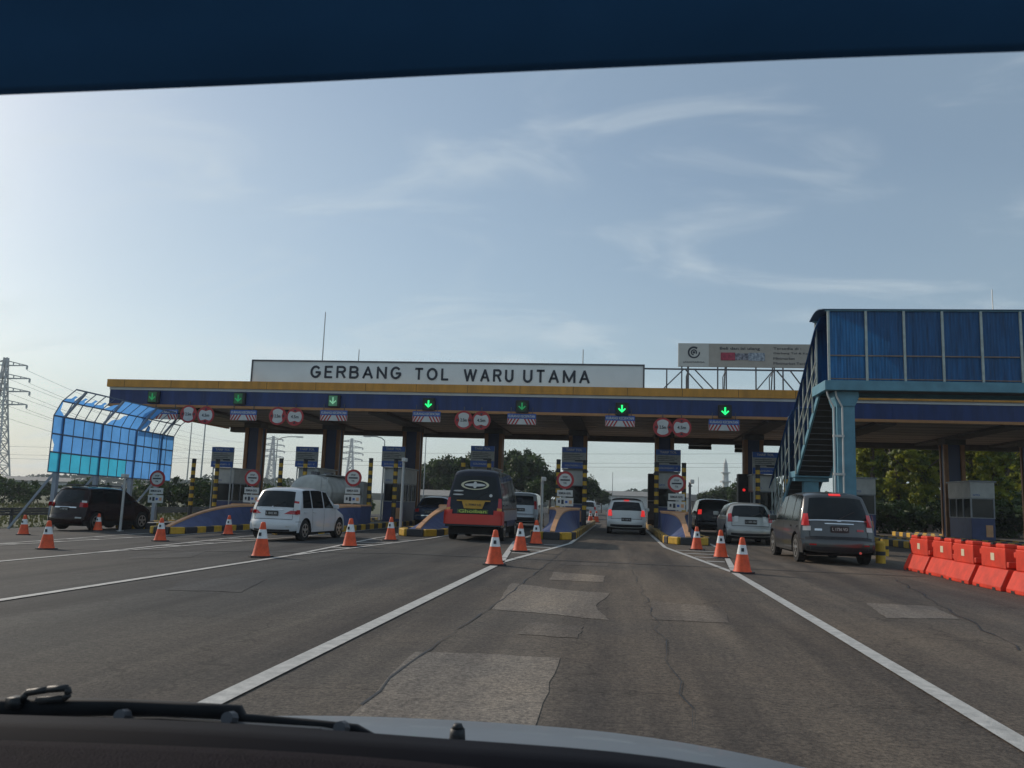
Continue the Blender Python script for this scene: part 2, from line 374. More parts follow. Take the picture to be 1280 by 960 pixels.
def proto_tree(kind, seed):
    rnd = random.Random(seed)
    root = thing('tree', 'x', 'tree')
    if kind == 'round':
        lobes = [(0, 0, 5.2, 2.6, 2.6, 2.3)]+[(rnd.uniform(-2.2, 2.2), rnd.uniform(-2, 2), rnd.uniform(3.4, 6.6), rnd.uniform(1.2, 1.9), 1.6, rnd.uniform(1., 1.6)) for i in range(7)]
        leaf_mesh('crown', lobes, 8500, .25, None, seed).build('crown', [LF1, LF2], root); trunk_mb(5, .22, 6, seed).build('trunk', BARK, root)
    elif kind == 'vine':
        lobes = [(rnd.uniform(-.4, .4), rnd.uniform(-.4, .4), z, rnd.uniform(.55, 1.2), .9, 1.2) for z in [1.6+.95*i for i in range(11)]]
        leaf_mesh('crown', lobes, 8000, .19, None, seed).build('crown', [LF3, LF4], root); trunk_mb(11, .2, 5, seed).build('trunk', BARK, root)
    else:
        lobes = [(rnd.uniform(-1.6, 1.6), rnd.uniform(-.8, .8), rnd.uniform(.7, 1.6), rnd.uniform(.7, 1.2), .9, rnd.uniform(.6, 1.0)) for i in range(6)]
        leaf_mesh('crown', lobes, 2600, .12, None, seed).build('crown', [LF2, LF1], root); trunk_mb(1.2, .06, 6, seed).build('trunk', BARK, root)
    return root
protos = {}
def tree(kind, seed, px, Y, top, label, sc=None, group='trees beyond the toll gate'):
    """px column, distance Y, pixel row of the top"""
    p = P(px, top, Y); base = {'round': 7.9, 'vine': 12.2, 'bush': 2.4}[kind]
    key = (kind, seed % 3); s_ = (p.z-gz(p.x))/base
    if key not in protos: protos[key] = o = proto_tree(kind, seed)
    else: o = copytree(protos[key])
    o.name = {'round': 'tree', 'vine': 'vine_covered_tree', 'bush': 'bush'}[kind]
    o.location = (p.x, Y, gz(p.x)-.02); o.scale = (s_*(sc or 1), s_*(sc or 1), s_); o.rotation_euler = (0, 0, seed*1.3)
    o['label'] = label; o['category'] = 'bush' if kind == 'bush' else 'tree'; o['group'] = group; return o
back = [(536, 105, 578, 'leftmost round tree beyond the gate, right of the dark column'), (566, 100, 569, 'second round tree from the left beyond the gate, above the minibus'),
        (598, 110, 562, 'round tree beyond the gate behind the blue price board'), (632, 100, 560, 'tall dark tree beyond the gate right of the minibus roof'),
        (660, 96, 566, 'dark tree beyond the gate above the silver suv'), (688, 100, 585, 'dark tree beyond the gate behind the left striped pole of the middle island'),
        (735, 98, 594, 'dark tree just right of the middle island boards, left of the white hatchback'), (752, 120, 612, 'low dark tree at the left edge of the open middle lane'),
        (612, 85, 590, 'lower round tree in front of the tall ones, right of the minibus'), (672, 82, 596, 'lower dark tree in front of the tall ones, above the silver suv')]
for i, (x, Y, t_, l) in enumerate(back): tree('round', i, x, Y, t_, l)
for i, (x, Y, t_, l) in enumerate([(884, 120, 614, 'low green tree beyond the gate above the black suv'), (903, 110, 606, 'green tree beyond the gate below the thin white minaret'),
        (926, 100, 600, 'green tree beyond the gate beside the dark signal cabinet'), (958, 90, 596, 'green tree beyond the gate behind the foot of the stairs')]): tree('round', i+1, x, Y, t_, l)
names = ['leftmost', 'second', 'third', 'fourth', 'fifth', 'sixth', 'seventh', 'eighth', 'ninth', 'tenth']
for i, x in enumerate([1086, 1120, 1150, 1210, 1238, 1278]):
    tree('vine', i, x, 60+(i % 2)*2.5, 478+(i % 4)*9, 'tall vine covered tree under the right half of the canopy, %s from the bridge pillar' % ('nearest' if i == 0 else names[i]), 1.15, 'vine covered trees on the right')
for i, x in enumerate([1074, 1098, 1126, 1156, 1190, 1222, 1250, 1282]):
    tree('vine', i+1, x, 70+(i % 3)*1.5, 486+(i % 3)*8, 'tall leafy tree in the second row under the right canopy, %s from the bridge pillar' % ('nearest' if i == 0 else names[i]), 1.5, 'second row of leafy trees on the right')
for i, x in enumerate([1080, 1112, 1142, 1178, 1208, 1240, 1272]):
    tree('bush', i, x, 58, 618, 'low bush at the foot of the vine covered trees, %s from the bridge pillar' % ('nearest' if i == 0 else names[i]), 1.3, 'bushes under the right trees')
for i, x in enumerate([1092, 1120, 1160, 1205, 1245, 1285]):
    tree('round', i, x, 78+(i % 2)*5, 485+(i % 3)*9, 'dense green tree behind the vine covered row, %s from the left' % ['first', 'second', 'third', 'fourth', 'fifth', 'sixth'][i], 1.25, 'trees behind the vine covered row')
for i, (x, Y, t_, l) in enumerate([(6, 72, 592, 'bush under the big pylon at the left picture edge'), (30, 70, 596, 'bush right of the pylon foot'), (52, 78, 598, 'bush left of the blue screen'),
        (84, 82, 597, 'bush seen under the left end of the blue screen'), (120, 80, 598, 'bush seen under the middle of the blue screen'), (150, 78, 600, 'bush seen under the blue screen above the maroon suv bonnet'),
        (215, 62, 594, 'bush left of the two striped poles at the leftmost island'), (243, 60, 590, 'bush between the two leftmost striped poles'), (272, 64, 596, 'bush beside the leftmost toll booth'),
        (352, 66, 600, 'bush between the striped poles of the second island'), (330, 70, 604, 'bush right of the first gate column'), (445, 70, 606, 'bush right of the tanker truck')]):
    tree('bush', i, x, Y, t_, l, 1.15, 'bushes beyond the toll gate')
# far woods: one mass along the horizon
b = MB(); rnd = random.Random(3)
for i in range(15000):
    x = rnd.uniform(-560, 420); hh = 5+3.5*math.sin(x*.02)+2.5*math.sin(x*.061+1)+1.5*math.sin(x*.17); y = 430+rnd.uniform(-15, 15)
    z = rnd.uniform(0, 1)**.8*max(hh, 2); s_ = rnd.uniform(.6, 1.4)
    b.face([(x-s_, y, z), (x, y-.3, z-s_*.7), (x+s_, y, z), (x, y+.3, z+s_*.7)])
b.bx(-560, 420, 446, 447, -1, 3.0)
setp(b.build('far_woods', LF1), 'low line of woods along the horizon', 'woods', kind='stuff')

# ------------------------------------------------------------------ pylons, masts, far structures
def pylon(px, Y, top, label, lw):
    p = P(px, top, Y); H = p.z-gz(-30); root = thing('power_pylon', label, 'pylon', (p.x, Y, gz(-30)), R(12), 'lattice power pylons')
    b = MB(); W0 = H*.085
    def hw(t): return W0*(1-t)**1.25+H*.011
    N = 11; pts = []
    for i in range(N+1):
        t = 1-(1-i/N)**1.0; a = hw(t); pts.append([Vector((sx*a, sy*a, t*H)) for sx, sy in ((-1, -1), (1, -1), (1, 1), (-1, 1))])
    for i in range(N):
        for j in range(4):
            k = (j+1) % 4
            b.bar(pts[i][j], pts[i+1][j], lw*1.5); b.bar(pts[i][j], pts[i+1][k], lw*.8); b.bar(pts[i][k], pts[i+1][j], lw*.8)
            if i: b.bar(pts[i][j], pts[i][k], lw*.8)
    b.build('tower', GAL, root)
    for t, L_ in ((.64, .19), (.74, .2), (.84, .19), (.94, .16)):
        b = MB(); z = t*H; a = hw(t)
        for s_ in (-1, 1):
            tip = Vector((s_*H*L_, 0, z+H*.005))
            for y_ in (-a, a): b.bar((s_*a, y_, z), tip, lw); b.bar((s_*a, y_, z+H*.035), tip, lw)
            for q in (.3, .6): b.bar((s_*(a+(H*L_-a)*q), 0, z), (s_*(a+(H*L_-a)*q), 0, z+H*.035*(1-q)), lw)
            b.tube(tip, tip-Vector((0, 0, H*.03)), lw*1.2, lw*1.2, 6)
        b.build('cross_arm', GAL, root)
    return root, H
pyA, HA = pylon(8, 235, 447, 'large lattice pylon at the left edge of the picture', .26)
pyB, HB = pylon(342, 620, 545, 'small distant pylon seen right of the first gate column', .5)
pyC, HC = pylon(440, 640, 548, 'small distant pylon seen between the second and third columns', .5)
for i, (t, L_) in enumerate(((.64, .19), (.74, .2), (.84, .19), (.94, .16))):
    for s_ in (-1, 1):
        A = pyA.location+Vector((s_*HA*L_*math.cos(R(12)), s_*HA*L_*math.sin(R(12)), t*HA-HA*.03)); B_ = pyB.location+Vector((s_*HB*L_, 0, t*HB-1))
        pts = []
        for k in range(25):
            u = k/24; q = A.lerp(B_, u); q.z -= 4*9*u*(1-u); pts.append(q)
        o = MB().path(pts, .05, 4).build('power_line', STL)
        setp(o, 'thin %s power line running from the large pylon, %s side' % (['lowest', 'second', 'third', 'topmost'][i], 'left' if s_ < 0 else 'right'), 'power line', 'power lines from the left pylon')
for i, (ya, yb) in enumerate([(556, 549), (566, 561), (571, 566)]):
    A = P(-60, ya, 170); B_ = P(1000, yb+18, 170); pts = []
    for k in range(21): u = k/20; q = A.lerp(B_, u); q.z -= 3*u*(1-u); pts.append(q)
    o = MB().path(pts, .03, 4).build('overhead_cable', STL)
    setp(o, '%s thin cable crossing the sky behind the gate columns' % ['upper', 'middle', 'lower'][i], 'cable', 'cables behind the gate')
def mast(px, Y, top, label, r=.05, lamp=0, name='lamp_post', base=None, cat='mast'):
    p = P(px, top, Y); zb = gz(p.x) if base is None else base; root = thing(name, label, cat, (p.x, Y, zb))
    MB().tube((0, 0, 0), (0, 0, p.z-zb), r, r*.6, 8).build('pole', GAL, root)
    if lamp:
        h = p.z-zb; pts = [(0, 0, h), (lamp*.35, 0, h+.25), (lamp*.9, 0, h+.38), (lamp*1.6, 0, h+.4)]
        MB().path(pts, r*.6).build('arm', GAL, root); MB().box((lamp*1.9, 0, h+.38), (.7, .25, .13)).build('lamp_head', DWHT, root)
    return root
mast(240, 70, 528, 'tall thin pole left of the leftmost price board', .07, name='pole', cat='pole'); mast(257, 66, 528, 'second thin pole just left of the leftmost price board', .08, name='pole', cat='pole')
mast(347, 85, 550, 'curved street lamp between the first and second columns', .08, 1.3, cat='street lamp'); mast(481, 75, 551, 'street lamp left of the third column', .08, -.9, cat='street lamp')
mast(534, 80, 520, 'thin pole right of the third column', .06, name='pole', cat='pole'); mast(766, 150, 590, 'thin distant pole over the middle lane', .08, name='pole', cat='pole'); mast(873, 150, 596, 'thin distant pole over the right lane', .08, name='pole', cat='pole')
for px, tp, yb, l in ((407, 390, 452, 'tall thin antenna standing behind the big name sign'), (449, 437, 452, 'short thin antenna right of the tall one behind the name sign'), (729, 437, 458, 'short thin antenna behind the right end of the name sign')):
    mast(px, 46, tp, l, .045, name='antenna', base=6.5, cat='antenna')
mast(1240, 46, 362, 'thin antenna rising behind the blue footbridge', .04, name='antenna', base=6.5, cat='antenna')
p = P(907, 573, 300); mn = thing('minaret', 'thin white minaret rising over the trees right of the gate', 'minaret', (p.x, 300, 0))
MB().tube((0, 0, 0), (0, 0, p.z*.72), 1.3, 1.0, 10).build('shaft', DWHT, mn); MB().tube((0, 0, p.z*.55), (0, 0, p.z*.58), 2.0, 2.0, 10).tube((0, 0, p.z*.72), (0, 0, p.z*.74), 1.7, 1.7, 10).build('balcony', DWHT, mn)
MB().tube((0, 0, p.z*.74), (0, 0, p.z*.9), .9, .7, 10).tube((0, 0, p.z*.9), (0, 0, p.z), .7, .05, 10).build('spire', DWHT, mn)
ov = thing('overpass', 'grey concrete overpass crossing the road far beyond the gate', 'overpass', (0, 230, 0))
MB().bx(-45, 70, -5, 5, 2.9, 4.1).build('deck', CONC, ov); MB().bx(-45, 70, -5.3, -5, 3.8, 4.6).build('parapet', CONC, ov)
for x in range(-40, 71, 15): MB().bx(x-.6, x+.6, -4, 4, 0, 2.9).build('pier', CONC, ov)
def shed(px, Y, top, w_, l):
    p = P(px, top, Y); s_ = thing('low_building', l, 'building', (p.x, Y, gz(p.x)), 0, 'low buildings beyond the gate'); h = p.z-gz(p.x)
    MB().bx(-w_/2, w_/2, 0, 8, 0, h*.75).build('wall', DWHT, s_); MB().prism([(-w_/2-.4, -.4, h*.75), (w_/2+.4, -.4, h*.75), (w_/2+.4, 4, h), (-w_/2-.4, 4, h)], (0, 0, .12)).build('roof', CONC, s_)
    for x in range(int(w_//3)): MB().bx(-w_/2+1+x*3, -w_/2+2.2+x*3, -.06, -.003, h*.25, h*.55).build('window', GLS, s_)
shed(535, 90, 613, 8, 'white low building right of the third column behind the blue car')
shed(800, 190, 615, 22, 'low grey building far beyond the middle lane'); shed(30, 160, 596, 20, 'low white building beyond the left field')

# ------------------------------------------------------------------ toll canopy
XL, XR, YF, YB = -24.95, 26.0, 37.5, 50.0
cp = thing('toll_gate_canopy', 'long flat toll gate canopy with navy fascia and yellow top edge', 'toll gate', (0, YF, 0))
def cb_(name, m_, *a, **k): return MB().bx(*a).build(name, m_, cp, world=True, **k)
cb_('roof_slab', CONC, XL+.3, XR-.3, YF+.3, YB-.3, 6.05, 6.3)
b = MB(); b.bx(XL-.12, XR+.12, YF-.14, YF+.25, 6.13, 6.5); b.bx(XL-.12, XL+.25, YF+.25, YB, 6.13, 6.5); b.bx(XR-.25, XR+.12, YF+.25, YB, 6.13, 6.5); b.bx(XL-.12, XR+.12, YB, YB+.2, 6.13, 6.5)
k = XL+.8
while k < XR: b.bx(k-.01, k+.01, YF-.147, YF-.141, 6.135, 6.495, 1); k += 2.44
b.build('roof_edge', [YEL, mat('joint_brown', (.16, .07, .015), .7)], cp, world=True)
b = MB(); b.bx(XL-.02, XR+.02, YF-.04, YF+.2, 6.0, 6.13); b.bx(XL-.02, XL+.2, YF+.2, YB, 6.0, 6.13); b.build('white_band', WHT, cp, world=True)
b = MB(); b.bx(XL, XR, YF, YF+.15, 5.31, 6.0)
k = XL
while k < XR: b.bx(k-.008, k+.008, YF-.006, YF, 5.31, 6.0, 1); k += 1.22
b.bx(XL, XL+.15, YF+.15, YB, 5.31, 6.0); b.bx(XR-.15, XR, YF+.15, YB, 5.31, 6.0); b.bx(XL, XR, YB-.15, YB, 5.31, 6.0)
b.build('fascia', [NAVY, COLB], cp, world=True)
b = MB(); b.bx(XL-.03, XR+.03, YF-.05, YF+.16, 5.19, 5.31); b.bx(XL-.03, XL+.15, YF+.16, YB, 5.19, 5.31); b.build('lower_trim', ORT, cp, world=True)
b = MB(); b.bx(XL+.15, XR-.15, YF+.16, YB-.15, 5.26, 5.31)
for i in range(9): b.bx(XL+.15, XR-.15, YF+1.2+i*1.35, YF+1.23+i*1.35, 5.25, 5.26, 1)
b.build('soffit', [SOF, DKB], cp, world=True)
cb_('rear_beam', DKB, XL+.6, XR-.6, 49.2, 49.8, 4.95, 5.25)
CX = [-20.7+4.6*i for i in range(10)]; CX[8] = 16.8
for X in CX:
    b = MB(); b.bx(X-.45, X+.45, YF+.5, 49.1, 5.12, 5.249); b.bx(X-.5, X+.5, 44.5, 45.5, 4.86, 5.12); b.build('beam', DKB, cp, world=True)
    b = MB(); g0 = gz(X); b.bx(X-.3, X+.3, 44.75, 45.25, g0, 4.86)
    for sx in (-1, 1):
        for yy in (44.66, 45.2): b.bx(X+sx*.40-.1, X+sx*.40+.1, yy, yy+.16, g0, 4.86, 1)
        b.bx(X+sx*.40-.05, X+sx*.40+.05, 44.82, 45.2, g0, 4.86, 0)
    b.build('column', [COLB, COLO], cp, world=True, bevel=.01)
# name sign on the roof
a0 = P(317, 450, 37.85); a1 = P(804, 459, 37.85); zt = (a0.z+a1.z)/2
sg = thing('roof_name_sign', 'long white sign on the roof reading GERBANG TOL WARU UTAMA', 'sign', ((a0.x+a1.x)/2, 37.85, 6.5))
hw_ = (a1.x-a0.x)/2; hz_ = zt-6.5
MB().bx(-hw_, hw_, 0, .3, 0.005, hz_).build('board', mat('sign_board', (.86, .87, .85), .5, var=.08, scale=.6), sg)
b = MB(); b.bx(-hw_-.07, hw_+.07, -.04, .32, hz_, hz_+.07); b.bx(-hw_-.07, -hw_, -.04, .32, 0.005, hz_); b.bx(hw_, hw_+.07, -.04, .32, 0.005, hz_); b.build('frame', STL, sg)
INK = mat('lettering_ink', (.02, .025, .04), .5, var=.1)
def arc(cx, cy, rx, ry, a0, a1, n=8): return [(cx+rx*math.cos(R(a0+(a1-a0)*i/n)), cy+ry*math.sin(R(a0+(a1-a0)*i/n))) for i in range(n+1)]
LET = {'G': [arc(.5, .5, .5, .5, 45, 315, 14)+[(1, .3), (1, .46), (.58, .46)]], 'E': [[(1, 1), (0, 1), (0, 0), (1, 0)], [(0, .52), (.85, .52)]],
 'R': [[(0, 0), (0, 1), (.6, 1)]+arc(.6, .76, .4, .24, 90, -90, 7)+[(0, .52)], [(.55, .52), (1, 0)]], 'B': [[(0, .53), (.6, .53)]+arc(.62, .265, .38, .265, 90, -90, 7)+[(0, 0), (0, 1), (.55, 1)]+arc(.55, .765, .38, .235, 90, -90, 7)],
 'A': [[(0, 0), (.5, 1), (1, 0)], [(.2, .32), (.8, .32)]], 'N': [[(0, 0), (0, 1), (1, 0), (1, 1)]], 'T': [[(0, 1), (1, 1)], [(.5, 1), (.5, 0)]],
 'O': [arc(.5, .5, .5, .5, 90, 450, 18)], 'L': [[(0, 1), (0, 0), (1, 0)]], 'W': [[(0, 1), (.25, 0), (.5, 1), (.75, 0), (1, 1)]], 'U': [[(0, 1), (0, .35)]+arc(.5, .35, .5, .35, 180, 360, 10)+[(1, 1)]], 'M': [[(0, 0), (0, 1), (.5, .1), (1, 1), (1, 0)]]}
LW = dict(G=1, E=.8, R=.9, B=.9, A=1, N=.95, T=.85, O=1.05, L=.75, W=1.4, U=.9, M=1.2)
for s_, x0, x1, y0, y1 in (('GERBANG', 387.5, 501.5, 456, 474.5), ('TOL', 517.8, 561, 458.5, 476.5), ('WARU', 579, 642, 460, 478.5), ('UTAMA', 653.5, 737.5, 461, 480)):
    p0 = P(x0, (y0+y1)/2, 37.8); p1 = P(x1, (y0+y1)/2, 37.8); hh = (y1-y0)*37.8/F*.9
    gap = .30; ws_ = [LW[ch] for ch in s_]; tot_ = sum(ws_)+gap*(len(s_)-1); xx = p0.x-sg.location.x; W_ = p1.x-p0.x; base_ = (p0.z+p1.z)/2-6.5-hh/2
    for ch, wl_ in zip(s_, ws_):
        lw_ = W_*wl_/tot_; b = MB()
        for st_ in LET[ch]:
            pts_ = [Vector((xx+.06+(lw_-.12)*u, -.02, base_+.05+(hh-.10)*v)) for u, v in st_]
            for q_, (a_, c_) in enumerate(zip(pts_[:-1], pts_[1:])):
                e_ = (c_-a_).normalized(); n_ = Vector((-e_.z, 0, e_.x))*.05; a_ = a_-e_*.03; c_ = c_+e_*.03; dy_ = Vector((0, -.0012*q_, 0)); b.prism([a_-n_+dy_, c_-n_+dy_, c_+n_+dy_, a_+n_+dy_], (0, .03, 0))
        b.build('letter', INK, sg); xx += W_*(wl_+gap)/tot_
# sign supports behind + billboard
bb = thing('billboard', 'grey advertising billboard with round logo on steel frame above the canopy', 'billboard', (3.0, 45, 6.3))
z0, z1 = 8.78-6.3, 10.05-6.3; BW = 8.6
MB().bx(0, 1.62, -.02, .16, z0, z1).build('logo_panel', mat('billboard_light', (.50, .50, .47), .6, var=.06), bb)
MB().bx(1.62, BW, 0, .15, z0, z1).build('board', mat('billboard_grey', (.36, .33, .29), .6, var=.08), bb)
b = MB(); cx_, cz_ = .83, z1-.5
for i in range(26):
    a = 2*math.pi*i/30+.9; a2 = 2*math.pi*(i+1)/30+.9; r0, r1 = .22+.003*i*.5, .33
    b.face([(cx_+r0*math.cos(a), -.03, cz_+r0*math.sin(a)), (cx_+r1*math.cos(a), -.03, cz_+r1*math.sin(a)), (cx_+r1*math.cos(a2), -.03, cz_+r1*math.sin(a2)), (cx_+r0*math.cos(a2), -.03, cz_+r0*math.sin(a2))][::-1])
for i in range(20):
    a = 2*math.pi*i/24-.6; a2 = 2*math.pi*(i+1)/24-.6; r0, r1 = .10, .17
    b.face([(cx_+r0*math.cos(a), -.03, cz_+r0*math.sin(a)), (cx_+r1*math.cos(a), -.03, cz_+r1*math.sin(a)), (cx_+r1*math.cos(a2), -.03, cz_+r1*math.sin(a2)), (cx_+r0*math.cos(a2), -.03, cz_+r0*math.sin(a2))][::-1])
b.tube((cx_, -.035, cz_), (cx_, -.025, cz_), .07, .07, 14)
b.build('logo', INK, bb)
text('logo_text', 'JASAMARGA', INK, bb, (.83, -.03, z0+.22), width=1.15, height=.12)
text('headline', 'Beli dan isi ulang', INK, bb, (3.25, -.01, z1-.28), width=2.1, height=.2, bold=.01)
MB().bx(2.25, 3.0, -.02, -.003, z0+.35, z0+.78).build('card_picture', mat('card_red', (.32, .03, .06), .5, var=.5, scale=8), bb)
MB().bx(3.0, 3.7, -.022, -.003, z0+.38, z0+.74).build('card_picture', mat('card_navy', (.05, .06, .14), .5, var=.8, scale=9, alt=(.35, .35, .4)), bb)
MB().bx(3.7, 4.55, -.02, -.003, z0+.34, z0+.78).build('card_picture', mat('card_blue', (.12, .18, .30), .5, var=.6, scale=9, alt=(.45, .5, .55)), bb)
for i, s_ in enumerate(('Tersedia di :', 'Gerbang Tol & Kantor', 'Minimarket', 'Minimarket Terdekat')):
    text('text_line', s_, INK, bb, (5.0+.055*len(s_)+.0, -.01, z1-.24-.27*i), width=.11*len(s_), height=.13)
b = MB()
for x in [-2.3, -.6, .2, .55, 2.1, 2.55, 4.1, 5.05, 5.5, 6.8, 8.3]: b.bar((x, .1, .0), (x, .1, z0 if x > 0 else z0-.12), .07)
b.bar((-2.3, .1, z0-.14), (BW, .1, z0-.14), .08); b.bar((-2.3, .1, .62), (BW, .1, .62), .04)
for x0_, x1_ in ((-1.9, .3), (3.2, 5.0), (7.2, 8.4)): b.bar((x0_, .1, .1), (x1_, .1, z0-.14), .06)
for x0_, x1_ in ((2.4, .4), (3.0, .9), (7.0, 5.2), (7.5, 5.9)): b.bar((x0_, .2, .1), (x1_, .2, z0-.14), .06)
for x in (.55, 2.55, 5.05, 6.8): b.bar((x, 1.6, .0), (x, .2, z1-.2), .06); b.bar((x, 1.6, 0), (x, 1.6, z0-.3), .05); b.bar((x, 1.6, z0-.3), (x, .1, z0-.14), .04)
b.build('steel_frame', STL, bb)
pf = thing('roof_parapet', 'low grey metal parapet on the canopy roof under the billboard', 'parapet', (2, 44.2, 6.3))
b = MB().bx(0, 9, 0, .04, .0, .72)
for i in range(18): b.bx(i*.5, i*.5+.03, -.02, 0, 0, .74, 1)
b.build('panel', [mat('parapet_grey', (.25, .22, .21), .7, var=.15), STL], pf)

# ------------------------------------------------------------------ lane signals and hanging signs
ARW = [(-.035, .17), (.035, .17), (.035, -.06), (.13, .03), (.17, -.01), (0, -.17), (-.17, -.01), (-.13, .03), (-.035, -.06)]
labs = ['leftmost lane signal on the fascia, dim green square', 'second lane signal from the left, dim green square', 'third lane signal from the left, pale green square with arrow',
        'bright green down arrow signal under the TOL lettering', 'dim green down arrow signal below the word WARU', 'bright green down arrow signal over the middle lane', 'rightmost bright green down arrow signal, below the billboard']
for i, (px, py, st) in enumerate([(191, 496, 0), (298.5, 498, 0), (417, 501, 1), (535.5, 505, 2), (652.5, 508, 3), (777.5, 511, 2), (906.5, 514, 2)]):
    p = P(px, py, 37.3); t_ = thing('lane_signal', labs[i], 'traffic signal', p, 0, 'lane signals on the canopy fascia')
    MB().bx(-.29, .29, .02, .195, -.29, .29).build('housing', BLK2, t_, bevel=.02)
    if st in (0, 1): MB().bx(-.24, .17, .005, .018, -.24, .24).build('display', GRNQ if st == 0 else GRNP, t_)  # square panes in washed-out green, painting in sun glare on the displays
    else: MB().tube((0, .018, 0), (0, .006, 0), .235, .235, 24).build('display', mat('signal_dark_green', (.006, .05, .014), .4, emit=.06), t_)
    ox = -.035 if st < 2 else 0
    MB().prism([(x+ox, -.008, z) for x, z in ARW][::-1], (0, .008, 0)).build('arrow', [GRND, mat('signal_arrow_pale', (.35, .75, .45), .4, emit=.35), GRN, GRND][st], t_)
clabs = ['leftmost blue sign with red and white chevrons, beside the blue screen', 'second chevron sign from the left, above the first column', 'third chevron sign from the left, above the second column',
         'chevron sign above the third column', 'chevron sign under the dim middle arrow', 'chevron sign over the middle lane with the white hatchback', 'rightmost chevron sign, left of the footbridge stairs']
for i, (px, py) in enumerate([(206, 518), (304, 519), (417, 519.5), (533, 521), (652, 524), (775, 526.5), (905, 531.5)]):
    p = P(px, py, 37.42); t_ = thing('chevron_sign', clabs[i], 'sign', p, 0, 'chevron signs under the fascia')
    MB().bx(-.66, .66, 0, .04, .02, .25).build('blue_plate', SBL, t_)
    text('lettering', 'KURANGI KECEPATAN', SW, t_, (0, -.005, .135), width=1.22, height=.12, bold=.02)
    b = MB(); b.bx(-.66, .66, 0, .04, -.24, .018)
    for s_ in (-1, 1):
        for j in range(4):
            x = s_*(.10+.155*j); q = [(x, -.006, .018), (x+s_*.075, -.006, .018), (x+s_*.075+s_*.15, -.006, -.24), (x+s_*.15, -.006, -.24)]
            q = [(max(-.66, min(.66, a)), bb_, c) for a, bb_, c in q]; b.prism(q if s_ > 0 else q[::-1], (0, .005, 0), 1)
    b.build('chevron_plate', [SW, RED], t_)
    b = MB(); b.bar((-.5, .02, .25), (-.5, .02, .55), .03); b.bar((.5, .02, .25), (.5, .02, .55), .03); b.build('bracket', STL, t_)
def restrict(px, py, kind, label):
    p = P(px, py, 37.32); t_ = thing('limit_sign', label, 'road sign', p, 0, 'round limit signs under the fascia'); n = 32
    MB().tube((0, .03, 0), (0, 0, 0), .43, .43, n).build('red_disc', RED, t_, smooth=False)
    pts = []
    for i in range(48):
        a = 2*math.pi*i/48; r_ = .34; c_, s_ = math.cos(a), math.sin(a)
        k_ = abs(c_) if kind == 'w' else abs(s_)
        r_ *= 1-.42*max(0, (k_-.72)/.28)**1.2
        pts.append((r_*c_, -.012, r_*s_))
    MB().prism(pts[::-1], (0, .011, 0)).build('white_field', SW, t_)
    text('figure', '2.5m' if kind == 'w' else '4.5m', INK, t_, (0, -.016, 0), width=.38 if kind == 'h' else .3, height=.15, bold=.02)
    b = MB()
    for s_ in (-1, 1):
        if kind == 'w': b.prism([(s_*.33, -.018, .07), (s_*.33, -.018, -.07), (s_*.22, -.018, 0)], (0, .006, 0))
        else: b.prism([(.07, -.018, s_*.33), (-.07, -.018, s_*.33), (0, -.018, s_*.22)], (0, .006, 0))
    b.build('arrow_tips', INK, t_)
    MB().bar((0, .05, .1), (0, .05, .62), .04).build('bracket', STL, t_)
for j, (x0_, y0_, x1_, y1_, wh) in enumerate([(235.5, 517.5, 257, 519, 'right of the leftmost chevron sign'), (347, 520, 368.5, 521, 'between the first and second columns'), (579.5, 525, 601.5, 525.5, 'left of the fourth column'), (828.5, 534, 852, 534.5, 'over the right middle island')]):
    restrict(x0_, y0_, 'w', 'red ringed width limit sign %s' % wh); restrict(x1_, y1_, 'h', 'red ringed height limit sign %s' % wh)
for px, py, l in ((875, 557, 'black message board with white bar hanging behind the right middle lane'), (933, 561, 'black message board hanging left of the stairs')):
    p = P(px, py, 49.4); t_ = thing('hanging_message_board', l, 'message board', p, 0, 'hanging message boards')
    MB().bx(-.66, .66, 0, .12, .04, .22).bx(-.66, .66, 0, .12, -.22, -.04).build('panel', BLK2, t_); MB().bx(-.64, .64, .02, .1, -.04, .04).build('white_bar', SW, t_)
    MB().bar((0, .06, .22), (0, .06, .5), .05).build('hanger', STL, t_)

# ------------------------------------------------------------------ islands
ords = ['leftmost', 'second', 'third', 'fourth', 'fifth', 'sixth', 'seventh', 'eighth', 'ninth', 'rightmost']
YN = 28.6
def make_island():
    r = thing('toll_island', 'x', 'toll island', (0, 0, 0), 0, 'toll islands under the canopy')
    b = MB(); hw = .6; poly = [(-hw, 24), (-hw, .75), (-hw*.8, .3), (-hw*.4, .06), (hw*.4, .06), (hw*.8, .3), (hw, .75), (hw, 24)]
    b.prism([(x, y, 0) for x, y in poly][::-1], (0, 0, .2)); b.build('slab', CONC, r)
    b = MB(); w_ = .7
    path = [(w_*.99, 24)]+[(w_, 24-.62*i) for i in range(1, 38)]+[(w_*.86, .42), (w_*.42, .0), (-w_*.42, 0), (-w_*.86, .42)]+[(-w_, .75+.62*i) for i in range(0, 38)]
    for i, (p, q) in enumerate(zip(path[:-1], path[1:])):
        d = Vector((q[0]-p[0], q[1]-p[1])); L_ = d.length; c = Vector(((p[0]+q[0])/2, (p[1]+q[1])/2))
        rot = Matrix.Rotation(math.atan2(d.y, d.x), 3, 'Z'); b.box((c.x, c.y, .125), (L_*.97, .2, .25), i % 2, rot)
    b.build('kerb', [KY, KB], r, bevel=.03)
    return r
